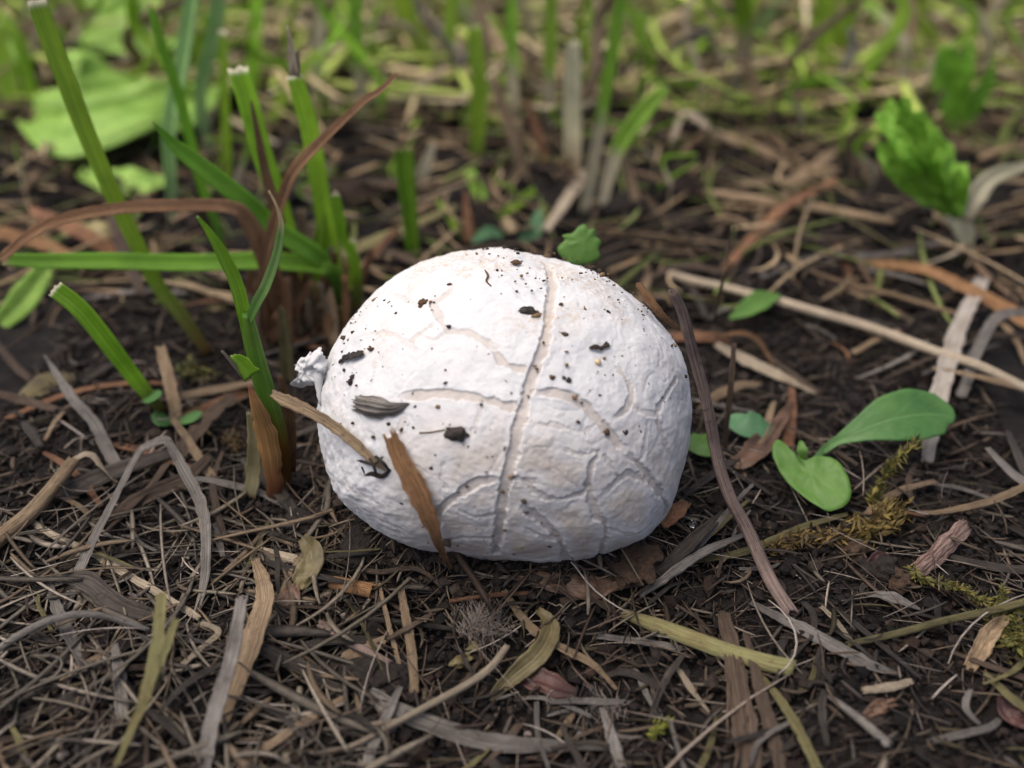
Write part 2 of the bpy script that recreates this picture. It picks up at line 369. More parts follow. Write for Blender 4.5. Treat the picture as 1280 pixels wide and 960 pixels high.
m.fin(c, .9, m.math('ADD', m.math('MULTIPLY', f2, .8), m.math('MULTIPLY', f3, .7)), .014, .5, .15)
m.b.inputs['Subsurface Weight'].default_value = .1; m.b.inputs['Subsurface Radius'].default_value = (.12, .09, .07); m.b.inputs['Subsurface Scale'].default_value = 1.0

# ------------------------------------------------------------------ ground
def axis(a, b, st, far, k):
    f = np.arange(a, b, st); g = []; x, s = b, st
    while x < far: g.append(x); s *= k; x += s
    h = []; x, s = a, st
    while x > -far: s *= k; x -= s; h.append(x)
    return np.array(h[::-1] + f.tolist() + g + [far])
xs, ys = axis(-10.5, 10.5, .07, 6000, 1.07), axis(-7.5, 11, .07, 6000, 1.06)
X, Y = np.meshgrid(xs, ys); q = np.stack([X, Y, X*0], -1)
near = np.clip(1.6-np.hypot(X, Y)/60, 0, 1)
Z = H(X, Y)*np.clip(1.5-np.hypot(X, Y)/400, 0, 1) + near*(.10*fbm(q/.75, 3) + .05*np.abs(fbm(q/.28+9, 2))) - .06
n_, m_ = X.shape; idx = np.arange(n_*m_).reshape(n_, m_)
F = np.stack([idx[:-1, :-1], idx[:-1, 1:], idx[1:, 1:], idx[1:, :-1]], -1).reshape(-1, 4)
me = mesh('ground', np.stack([X, Y, Z], -1).reshape(-1, 3), F); me.materials.append(M['soil'])
o = bpy.data.objects.new('ground', me); C.objects.link(o); tag(o, 'dark crumbly soil ground under the litter', 'ground', kind='structure')

# ------------------------------------------------------------------ puffball
CR = [  # cracks traced as (photo px polyline, width px, depth cm)
 ([(684, 318), (692, 349), (688, 385), (681, 431), (668, 463), (656, 500), (647, 541), (638, 578), (629, 619), (624, 660), (620, 700)], 13, .11),
 ([(503, 496), (537, 492), (569, 493), (601, 498), (633, 507), (652, 511)], 10, .07),
 ([(668, 490), (702, 493), (730, 507), (748, 527), (766, 548), (777, 562)], 11, .08),
 ([(781, 566), (798, 587), (812, 610), (817, 636)], 10, .08),
 ([(569, 356), (555, 372), (542, 379), (549, 395), (560, 413), (587, 417), (606, 427), (622, 434)], 9, .05),
 ([(617, 438), (629, 452), (645, 460), (661, 463)], 8, .06),
 ([(490, 368), (507, 375), (523, 383), (536, 388)], 6, .025),
 ([(542, 406), (523, 420), (512, 429)], 8, .045), ([(455, 417), (487, 416), (510, 431), (524, 440)], 7, .03),
 ([(622, 600), (597, 603), (574, 617), (551, 635), (546, 650), (551, 679)], 10, .09),
 ([(555, 680), (583, 678), (618, 679)], 9, .06), ([(656, 635), (679, 651), (697, 670), (707, 695)], 11, .09),
 ([(745, 562), (734, 580), (731, 601), (736, 628), (748, 647), (745, 668), (742, 690)], 9, .08),
 ([(695, 621), (720, 613), (732, 601)], 8, .06), ([(748, 608), (766, 594), (780, 588), (797, 597)], 8, .05),
 ([(771, 459), (787, 482), (785, 505), (766, 523)], 7, .05), ([(844, 472), (830, 495), (820, 520), (826, 550), (833, 573)], 8, .05),
 ([(807, 527), (798, 564), (791, 575)], 6, .03), ([(670, 531), (702, 534)], 6, .035), ([(642, 596), (672, 601)], 6, .04),
 ([(505, 520), (500, 550)], 8, .03), ([(466, 446), (464, 475)], 6, .025), ([(405, 440), (405, 477), (397, 505)], 13, .07),
 ([(603, 308), (606, 322), (598, 336)], 8, .03), ([(618, 408), (633, 401), (650, 402)], 6, .02), ([(690, 695), (660, 702), (630, 700)], 9, .05),
 ([(800, 600), (790, 650), (770, 680)], 6, .02), ([(655, 600), (668, 615), (695, 621)], 6, .045), ([(560, 612), (552, 600), (556, 575)], 5, .03), ([(700, 560), (722, 566), (745, 562)], 5, .03), ([(766, 594), (756, 576), (745, 562)], 6, .04), ([(657, 660), (680, 668), (697, 670)], 6, .04), ([(748, 647), (775, 650), (800, 640)], 5, .03), ([(785, 505), (800, 515), (820, 520)], 5, .03), ([(702, 534), (725, 540), (748, 527)], 4, .025), ([(560, 413), (545, 425), (523, 420)], 5, .03), ([(601, 498), (598, 520), (590, 545)], 5, .025), ([(575, 640), (595, 650), (622, 645)], 5, .035),
 ([(470, 640), (500, 655), (520, 670)], 7, .03), ([(430, 560), (445, 600), (470, 620)], 7, .025)]
b = bmesh.new(); bmesh.ops.create_icosphere(b, subdivisions=8, radius=1)
D = np.array([v.co[:] for v in b.verts]); F = np.array([[v.index for v in f.verts] for f in b.faces]); b.free()
ax = -FWD; ct = np.clip(D@ax, -1, 1); th = np.arccos(ct); th2 = th - .55*np.sin(th)
pe = nrm(D - ct[:, None]*ax); D = ax*np.cos(th2)[:, None] + pe*np.sin(th2)[:, None]
S0 = D*PR; wp = S0 + PC; rel = wp-CAM; dep = rel@FWD
PX, PY = 640 + FPX*(rel@RIGHT)/dep, 480 - FPX*(rel@UPC)/dep
OUT = [(477, 349), (523, 321), (569, 307), (624, 303), (688, 319), (739, 333), (789, 360), (826, 395), (858, 440), (867, 500), (867, 537), (853, 592), (837, 633), (802, 672), (756, 687), (707, 696), (624, 694), (569, 687), (500, 672), (452, 647), (425, 624), (407, 578), (397, 509), (402, 463), (418, 422), (450, 376)]
an = np.array([math.atan2((y-502)/199, (x-632)/235) for x, y in OUT]); rr_ = np.array([math.hypot((y-502)/199, (x-632)/235) for x, y in OUT])
o_ = np.argsort(an); an, rr_ = an[o_], rr_[o_]; ex, ey = (PX-632)/235, (PY-502)/199
k_ = np.interp(np.arctan2(ey, ex), an, rr_, period=2*math.pi); rho = np.clip(np.hypot(ex, ey), 0, 1)
k_ = 1+(k_-1)*rho**2*np.clip((D@ax)*1.5+1.2, 0, 1); cr, cu = S0@RIGHT, S0@UPC
S1 = S0 + RIGHT*(cr*(k_-1))[:, None] + UPC*(cu*(k_-1))[:, None]                # the real, slightly lopsided body
front = (D@ax) > -.25
jit = .030*fbm(S0*6.5, 3) + .016*fbm(S0*20+3, 2)
disp = .055*fbm(S0*.55+3, 2) + .022*fbm(S0*1.8, 3)
lo, best = np.zeros(len(D)), np.full(len(D), 9.0)
fi = np.nonzero(front)[0]; Pf = S0[fi]
for pts, wpx, dcm in CR:
    L3 = crom(np.array([on_puff(*p) for p in pts])-PC, 5*len(pts)); dist = np.full(len(fi), 9.0); tt = np.zeros(len(fi))
    for k in range(len(L3)-1):
        a, bb = L3[k], L3[k+1]-L3[k]; t = np.clip((Pf-a)@bb/(bb@bb+1e-9), 0, 1)
        d = np.linalg.norm(Pf-a-t[:, None]*bb, axis=1); u = d < dist; dist[u] = d[u]; tt[u] = ((k+t)/(len(L3)-1))[u]
    end = np.clip(np.minimum(tt, 1-tt)*7+.35, 0, 1) if wpx < 13 else np.clip(tt*6+.3, 0, 1)
    hw = wpx*.5*.0122*(.75+.25*end)*np.clip(1+(.2 if wpx == 13 else .65)*fbm(Pf*2.6+wpx, 2), .4, 1.7); dj = dist + jit[fi]
    s = np.clip((dj/hw-.80)/.30, 0, 1); g = (1-s*s*(3-2*s))*end
    lo[fi] = np.maximum(lo[fi], g*min(1, dcm/.06)); best[fi] = np.minimum(best[fi], dist)
    lip = np.exp(-((dj-1.25*hw)/(.3*hw))**2)*end
    disp[fi] += -dcm*.42*g + dcm*.05*lip
rough_l = np.clip((540-PX)/140, 0, 1)*np.clip((PY-520)/90, 0, 1) + .5*np.clip((380-PY)/50, 0, 1) + .4*np.clip((450-PX)/40, 0, 1)
pal = np.abs(fbm(S0*3.2+5, 3)); disp += (.005+.024*np.clip(rough_l, 0, 1))*(fbm(S0*6.5+2, 3)) + .012*np.clip(pal, 0, .6) + .0035*fbm(S0*17, 2) + .003*np.abs(fbm(S0*np.array([9., 9., 14.])+1, 3))
cre = fbm(S0*.9+11, 3); disp -= .008*np.exp(-(cre/.04)**2)*np.clip(fbm(S0*.7+20, 2)*3+.4, 0, 1); cre2 = fbm(S0*1.9+31, 2); disp -= .003*np.exp(-(cre2/.06)**2)*np.clip(fbm(S0*.8+40, 2)*3+.2, 0, 1)
beige = (.35+.65*np.clip((best-.09)/.14, 0, 1))*np.clip((PY-500)/80, 0, 1)*np.clip((PX-470)/90, 0, 1)*np.clip(.95+.5*fbm(S0*.9+8, 2), 0, 1)  # panel discoloration plus painted shade towards the lower right front
scuff = np.clip(.15+1.3*fbm(S0*np.array([1., 1., 2.2])*.8+4, 3), 0, 1)*np.clip((470-PY)/120, 0, 1) + .5*np.clip((PX-760)/80, 0, 1)*np.clip(.2+fbm(S0*1.1, 3), 0, 1)
No = nrm(D/PR)
V = S1 + No*disp[:, None]; V[:, 2] = np.maximum(V[:, 2], -2.2)
puff = empty('puffball_mushroom', PC-np.array([0, 0, 1.95]), 'large round white puffball mushroom with cracked skin, half sunk in the soil', 'mushroom')
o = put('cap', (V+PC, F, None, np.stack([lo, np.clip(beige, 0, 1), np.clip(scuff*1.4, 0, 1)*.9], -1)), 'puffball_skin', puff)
# torn flap of skin on the left
fl = [(404, 441), (395, 435), (391, 441), (387, 440), (383, 446), (373, 448), (375, 453), (368, 456), (374, 463), (372, 472), (363, 481), (376, 486), (383, 482), (391, 482), (397, 476), (402, 486), (408, 470), (409, 455)]
g = sheet([on_y(x, y, -.35+.012*(400-x)) for x, y in fl], (-.25, -.9, .35), .14, .3, .32, 10, 110, False, 5, .03)
fo = put('torn_skin_flap', (g[0], g[1], g[2], np.zeros((len(g[0]), 3))), 'puffball_skin', puff); tag(fo, 'ragged white flap of torn skin')
g = sweep([on_y(402, 444, -.4), on_y(398, 470, -.5), on_y(400, 505, -.7)], [.02, .09, .03], (-.5, -1, .2), 14, 6, .8, tube=True, hollow=False, ridge=.2, crinkle=.4, seed=2)
put('torn_skin_edge', (g[0], g[1], g[2], np.zeros((len(g[0]), 3))), 'puffball_skin', puff)

# ------------------------------------------------------------------ debris resting on the puffball
def pnorm(px, py): return nrm((on_puff(px, py)-PC)/PR**2)
def bit(name, label, cat, px, py, lx, ly, rot, mat='debris_dark', rough=.5, h=.5, sub=3, seed=None):
    n = pnorm(px, py); c = on_puff(px, py, .0); s = px_cm(c); e1 = nrm(RIGHT-n*(RIGHT@n)); e2 = np.cross(n, e1)
    g = lump((0, 0, 0), 1, rough, sub, seed or px); ca, sa = math.cos(math.radians(rot)), math.sin(math.radians(rot))
    L = g[0]*np.array([lx*s/2, ly*s/2, h*min(lx, ly)*s/2]); x, y = L[:, 0]*ca-L[:, 1]*sa, L[:, 0]*sa+L[:, 1]*ca
    return tag(put(name, (c + n*(h*min(lx, ly)*s*.22) + x[:, None]*e1 + y[:, None]*e2 + L[:, 2:]*n, g[1], g[2]), mat), label, cat)
def lay(name, label, cat, pts, wpx, mat, n=14, K=6, **kw):
    P = [pt(p) for p in pts]; s = px_cm(P[len(P)//2]); N = pnorm(*pts[len(pts)//2][:2])
    return tag(put(name, sweep(P, [w_*s/2 for w_ in wpx], N, n, K, **kw), mat), label, cat)
lay('husk', 'grey-brown ribbed husk with a frayed end stuck to the left of the puffball', 'husk', [(443, 503, 'p', .05), (465, 508, 'p', .09), (490, 511, 'p', .07), (505, 506, 'p', .04), (512, 505, 'p', .02)], [22, 28, 25, 12, 2], 'straw_grey', 26, 25, th=.5, cup=-.4, rib=(.13, 4), ridge=.12, jag=.3, jag0=.9, edge=.25)
lay('dark_flake', 'narrow black-brown flake near the torn flap of the puffball', 'flake', [(424, 452, 'p', .03), (432, 446, 'p', .05), (443, 444, 'p', .05), (454, 441, 'p', .04)], [7, 9, 11, 8], 'debris_dark', 14, 6, th=.4, jag=.6, edge=.4, crinkle=.3)
bit('soil_crumb', 'largest dark soil crumb on the puffball, below the grey husk, with a thin tail', 'crumb', 570, 543, 32, 17, -4, h=.6)
lay('fibre', 'thin brown fibre beside the large crumb below the husk', 'fibre', [(524, 541, 'p', .015), (540, 540, 'p', .02), (556, 537, 'p', .03)], [2.5, 2.5, 2], 'straw_tan', 8, 5, tube=True, th=.8, hollow=False)
bit('soil_crumb', 'dark soil crumb left of the long vertical crack near the top', 'crumb', 660, 390, 22, 13, 5, h=.6)
bit('soil_crumb', 'small brown crumb on the very top of the puffball', 'crumb', 645, 329, 13, 9, -5, 'debris_brown')
bit('soil_crumb', 'small ragged brown crumb on the upper left of the puffball', 'crumb', 529, 379, 12, 11, 40, 'debris_brown', .9)
lay('root_thread', 'curled rusty thread on the top of the puffball', 'thread', [(606, 338, 'p', .02), (610, 344, 'p', .04), (608, 351, 'p', .02), (614, 358, 'p', .02)], [2.5, 3, 2.5, 2], 'straw_orange', 14, 5, tube=True, th=.9, hollow=False)
lay('bark_shred', 'ragged brown shred on the right half of the puffball', 'shred', [(737, 436, 'p', .02), (745, 433, 'p', .04), (752, 435, 'p', .03), (761, 429, 'p', .03)], [3, 8, 6, 7], 'straw_brown', 12, 5, th=.4, jag=.6, edge=.5)
bit('sand_grain', 'pale yellow sand grain on the right half of the puffball', 'grain', 747, 453, 8, 8, 0, 'grain', .25, .8)
bit('soil_crumb', 'black elongated crumb near the right end of the arched crack', 'crumb', 797, 537, 17, 8, -50, h=.7, rough=.8)
bit('soil_crumb', 'round black crumb left of the elongated black one', 'crumb', 780, 541, 9, 8, 0, h=.7)
bit('soil_crumb', 'spiky black crumb low on the right of the puffball', 'crumb', 742, 630, 11, 17, 15, rough=1.0)
bit('soil_crumb', 'flat dark crumb low on the puffball under the spiky one', 'crumb', 723, 655, 11, 5, -10)
bit('soil_crumb', 'small black crumb at the right edge of the puffball', 'crumb', 811, 481, 9, 6, 20, rough=.9)
bit('soil_crumb', 'small dark crumb under the narrow black-brown flake', 'crumb', 438, 478, 7, 8, 0, rough=.7)
bit('soil_crumb', 'tiny round black crumb on the upper right of the puffball', 'crumb', 760, 390, 6, 6, 0)
bit('soil_crumb', 'small brown crumb left of the curled thread', 'crumb', 487, 378, 6, 5, 0, 'debris_brown')
bit('soil_crumb', 'small tan crumb right of the vertical crack at mid height', 'crumb', 690, 472, 7, 7, 0, 'debris_brown')
bit('soil_crumb', 'small dark crumb beside the crack at mid height', 'crumb', 711, 475, 6, 7, 0)
t = empty('rootlet_tangle', on_puff(462, 585, .05), 'tangle of dark rootlets at the tip of the brown straw', 'rootlets')
for k, (p, w_) in enumerate([([(436, 574, .02), (452, 577, .08), (466, 580, .15), (478, 571, .1)], 3), ([(450, 596, .02), (462, 590, .08), (474, 593, .1), (484, 585, .06)], 5), ([(470, 570, .1), (480, 580, .16), (486, 588, .08)], 4), ([(452, 585, .05), (456, 593, .05), (459, 599, .02)], 3), ([(462, 572, .12), (468, 584, .16), (470, 594, .06)], 3)]):
    P = [on_puff(*q) for q in p]; put('rootlet', sweep(P, [w_*.006, w_*.0075, w_*.005], (0, -1, .5), 12, 6, .8, tube=True, hollow=False, wob=.06, ridge=.3, seed=k), 'straw_dark', t)
# uncountable specks of dirt
gs, cols = [], []
r = np.random.default_rng(21); made = 0
while made < 1200:
    d = nrm(r.normal(size=3)); 
    if d[2] < -.35: continue
    wq = PC + d*PR; cl = r.integers(1, 4) if r.random() < .18 else 1
    for _ in range(cl):
        d2 = nrm(d + r.normal(size=3)*.018*(cl > 1)); s = .0115*math.exp(r.normal()*.6)*(1 if d2[2] > .1 else .8)
        rl = r.normal(size=3)
        c = PC + d2*PR*1.002; g = lump(c, s, .6, 1, made*1.7, (1+abs(rl[0])*.5, 1, .8), r.uniform(0, 6)); gs.append(g)
        base = np.array([(.03, .024, .02), (.07, .045, .028), (.17, .11, .06), (.05, .035, .025)][r.integers(4)]); cols.append(np.repeat(base[None], len(g[0]), 0)); made += 1
g = join(gs); o = put('dirt_specks', (*g, np.vstack(cols)), 'specks'); tag(o, 'fine dark dirt specks sprinkled over the white puffball skin', 'dirt', kind='stuff')

# ------------------------------------------------------------------ soil crumbs and fine litter that nobody could count
def crumbs(name, label, n, x0, x1, y0, y1, s0, sg, seed):
    r = np.random.default_rng(seed); x, y = r.uniform(x0, x1, n), r.uniform(y0, y1, n)
    keep = (np.hypot(x, y) > 1.9); x, y = x[keep], y[keep]; n = len(x); s = np.clip(s0*np.exp(r.normal(size=n)*sg), .01, s0*6)
    B, Fi = lump((0, 0, 0), 1, 0, 1)[:2]; nv = len(B)
    V = B[None]*(1+.38*r.uniform(-1, 1, (n, nv)))[..., None]*s[:, None, None]*np.stack([r.uniform(.7, 1.4, n), r.uniform(.7, 1.4, n), r.uniform(.5, 1, n)], -1)[:, None]
    V += np.stack([x, y, H(x, y)-.0+s*.3+.05*np.abs(n2(x, y, .5, 7.))], -1)[:, None]
    F = (np.array(Fi)[None] + (np.arange(n)*nv)[:, None, None]).reshape(-1, 3)
    base = np.array([(.026, .019, .015), (.045, .033, .026), (.018, .014, .012), (.07, .05, .037), (.05, .028, .018)])[r.integers(0, 5, n)]*r.uniform(.12, .42, (n, 1))
    o = put(name, (V.reshape(-1, 3), F, None, np.repeat(base, nv, 0)), 'crumbs', smooth=False); tag(o, label, 'soil', kind='stuff')
crumbs('soil_crumbs', 'loose dark soil crumbs covering the ground around the puffball', 52000, -9.5, 9.5, -7.2, 8, .024, .6, 5)
crumbs('coarse_soil_crumbs', 'coarser soil crumbs on the blurred ground behind the puffball', 6000, -26, 26, 7, 38, .13, .5, 6)
def fibres(n, x0, x1, y0, y1, l0, w0, lift, pal, seed, z_sd=.5, steps=6, exclude=1.9, ang=None):
    r = np.random.default_rng(seed); x, y = r.uniform(x0, x1, n), r.uniform(y0, y1, n)
    k = np.hypot(x, y) > exclude; x, y = x[k], y[k]; n = len(x)
    a = r.uniform(0, math.pi, n); L = l0*np.exp(r.normal(size=n)*.55); Wd = w0*np.exp(r.normal(size=n)*.45); cur = r.normal(size=n)*np.where(r.random(n) < .2, .8, .22)
    t = np.linspace(-.5, .5, steps)[None]; aa = a[:, None] + cur[:, None]*t*1.6
    X = x[:, None] + np.cumsum(np.cos(aa), 1)/steps*L[:, None] - np.cos(a)[:, None]*L[:, None]/2
    Y = y[:, None] + np.cumsum(np.sin(aa), 1)/steps*L[:, None] - np.sin(a)[:, None]*L[:, None]/2
    rr = np.hypot(X, Y); push = np.where(rr < exclude, exclude/np.maximum(rr, .1), 1); X, Y = X*push, Y*push
    hx = H(X, Y); hz = .5*hx + .5*hx.max(1, keepdims=True)
    Zc = hz + (np.abs(r.normal(size=n))*lift)[:, None] + (r.normal(size=n)*z_sd*.3)[:, None]*t*np.minimum(L, 2)[:, None]*.35 + .02
    P = np.stack([X, Y, Zc], -1); T = nrm(np.gradient(P, axis=1)); ro = r.normal(size=n)*.5
    S = nrm(np.cross(T, np.stack([np.sin(ro), np.zeros(n), np.cos(ro)], -1)[:, None])); N = np.cross(S, T)
    tp = (1-.55*np.abs(t*2)**3)*Wd[:, None]
    ring = np.stack([S*tp[..., None], N*tp[..., None]*.28, -S*tp[..., None], -N*tp[..., None]*.28], 2)
    V = P[:, :, None] + ring; i = np.arange(n*steps*4).reshape(n, steps, 4); j = np.roll(i, -1, 2)
    F = np.stack([i[:, :-1], j[:, :-1], j[:, 1:], i[:, 1:]], -1).reshape(-1, 4)
    F = np.vstack([F, i[:, 0, ::-1], i[:, -1]])
    pal = np.array(pal); base = pal[r.integers(0, len(pal), n)]*r.uniform(.6, 1.25, (n, 1))
    return V.reshape(-1, 3), F, None, np.repeat(base, steps*4, 0)
PALN = [(.10, .075, .05), (.16, .12, .08), (.07, .045, .03), (.05, .038, .03), (.20, .165, .12), (.12, .10, .08), (.075, .06, .03), (.12, .085, .055), (.035, .027, .022), (.05, .04, .033)]
o = put('fine_litter', fibres(4600, -9.5, 9.5, -7.2, 8, .5, .02, .10, np.array(PALN)*.55, 31), 'fine_litter'); tag(o, 'matted fine litter of rootlets and dry grass shreds on the soil', 'litter', kind='stuff')
o = put('matted_straw', fibres(430, -8.5, -1.8, -6.8, -.8, 1.3, .032, .12, [(.13, .11, .08), (.09, .078, .06), (.20, .17, .13), (.07, .06, .045), (.11, .08, .05), (.05, .042, .034)], 37, .8, 8, 3.0), 'fine_litter'); tag(o, 'matted grey-tan straw shreds covering the ground at the lower left', 'litter', kind='stuff')
o = put('root_hairs', fibres(500, -8.5, 8.5, -7.0, 4, .9, .008, .16, [(.22, .18, .14), (.10, .07, .05), (.3, .26, .22)], 33, 1.0, 8), 'fine_litter'); tag(o, 'hair-thin rootlets among the soil crumbs', 'rootlets', kind='stuff')
PALF = [(.26, .18, .10), (.32, .24, .14), (.13, .085, .05), (.16, .11, .06), (.10, .12, .03), (.07, .05, .03), (.05, .035, .025), (.14, .17, .05)]
o = put('blurred_litter', fibres(4600, -28, 28, 6, 42, 1.9, .055, .35, PALF, 35, 1.2), 'fine_litter'); tag(o, 'dry grass litter lying on the blurred ground behind the puffball', 'litter', kind='stuff')
o = put('background_thatch', fibres(4200, -34, 34, 17, 48, 2.6, .10, .8, [(.46, .37, .2), (.40, .32, .16), (.30, .40, .07), (.36, .50, .08), (.50, .43, .27), (.38, .46, .1), (.14, .10, .05)], 36, 2.2), 'fine_litter'); tag(o, 'pale tan and green thatch covering the far blurred ground', 'litter', kind='stuff')
def foot(n, seed):
    r = np.random.default_rng(seed); gs, cs = [], []
    for k in range(n):
        a = math.radians(r.uniform(180, 380)); q = r.uniform(2.25, 2.95); x, y = q*math.cos(a), q*math.sin(a); s = .032*math.exp(r.normal()*.5)
        g = lump((x, y, float(H(x, y))-.02+s*r.uniform(.2, 1.3)+.07*math.exp(-((q-2.5)/.15)**2)*r.random()), s, .6, 1, k*.37, (1.3, 1, .8), r.uniform(0, 6)); gs.append(g)
        cs.append(np.repeat((np.array([(.016, .012, .01), (.03, .022, .017), (.05, .036, .026)][k % 3])*r.uniform(.35, .8))[None], len(g[0]), 0))
    g = join(gs); return (*g, np.vstack(cs))
o = put('foot_crumbs', foot(2600, 61), 'crumbs', smooth=False); tag(o, 'dark crumbs of soil pressed against the foot of the puffball', 'soil', kind='stuff')
fr = fibres(1000, -3.4, 3.4, -3.4, .6, .5, .016, .06, np.array(PALN)*.7, 62, .8, 6, 2.45); o = put('foot_litter', fr, 'fine_litter'); tag(o, 'fine rootlets and shreds lying against the foot of the puffball', 'litter', kind='stuff')

# ------------------------------------------------------------------ straws, twigs and scraps lying on the ground
def bl(pts, lean=0.0, lift=0.0):
    P = [on_ground(pts[0][0], pts[0][1], lift)]; y0 = P[0][1]
    d = np.concatenate([[0], np.cumsum(np.hypot(*np.diff(np.array(pts, float), axis=0).T))]); d /= d[-1]
    for p, t in zip(pts[1:], d[1:]): P.append(on_y(p[0], p[1], y0+lean*t))
    return P
def S(name, label, cat, pts, wpx, mat, parent=None, lift=.08, n=None, K=9, up=None, **kw):
    P = [pt(p, lift) for p in pts]; s = px_cm(P[len(P)//2])
    N = up if up else (random.uniform(-.35, .35), random.uniform(-.7, -.2), 1)
    kw.setdefault('th', .3); kw.setdefault('ridge', .06); kw.setdefault('wob', .03); kw.setdefault('jag', .5); kw.setdefault('edge', .22)
    if not kw.get('tube'): kw.setdefault('rib', (random.uniform(.0, .07), random.uniform(1.3, 3.4))); kw['K'] = 15
    if kw.get('tube'): kw['th'] = kw.pop('th') if kw['th'] != .3 else .8; kw['ridge'] = .1; kw['edge'] = 0; kw['K'] = 12
    n = n or 10+6*len(P); kw.setdefault('K', K)
    o = put(name, sweep(P, [w_*s/2 for w_ in wpx], N, n, **kw), mat, parent)
    if not parent: tag(o, label, cat)
    return o
T_ = dict(tube=True)
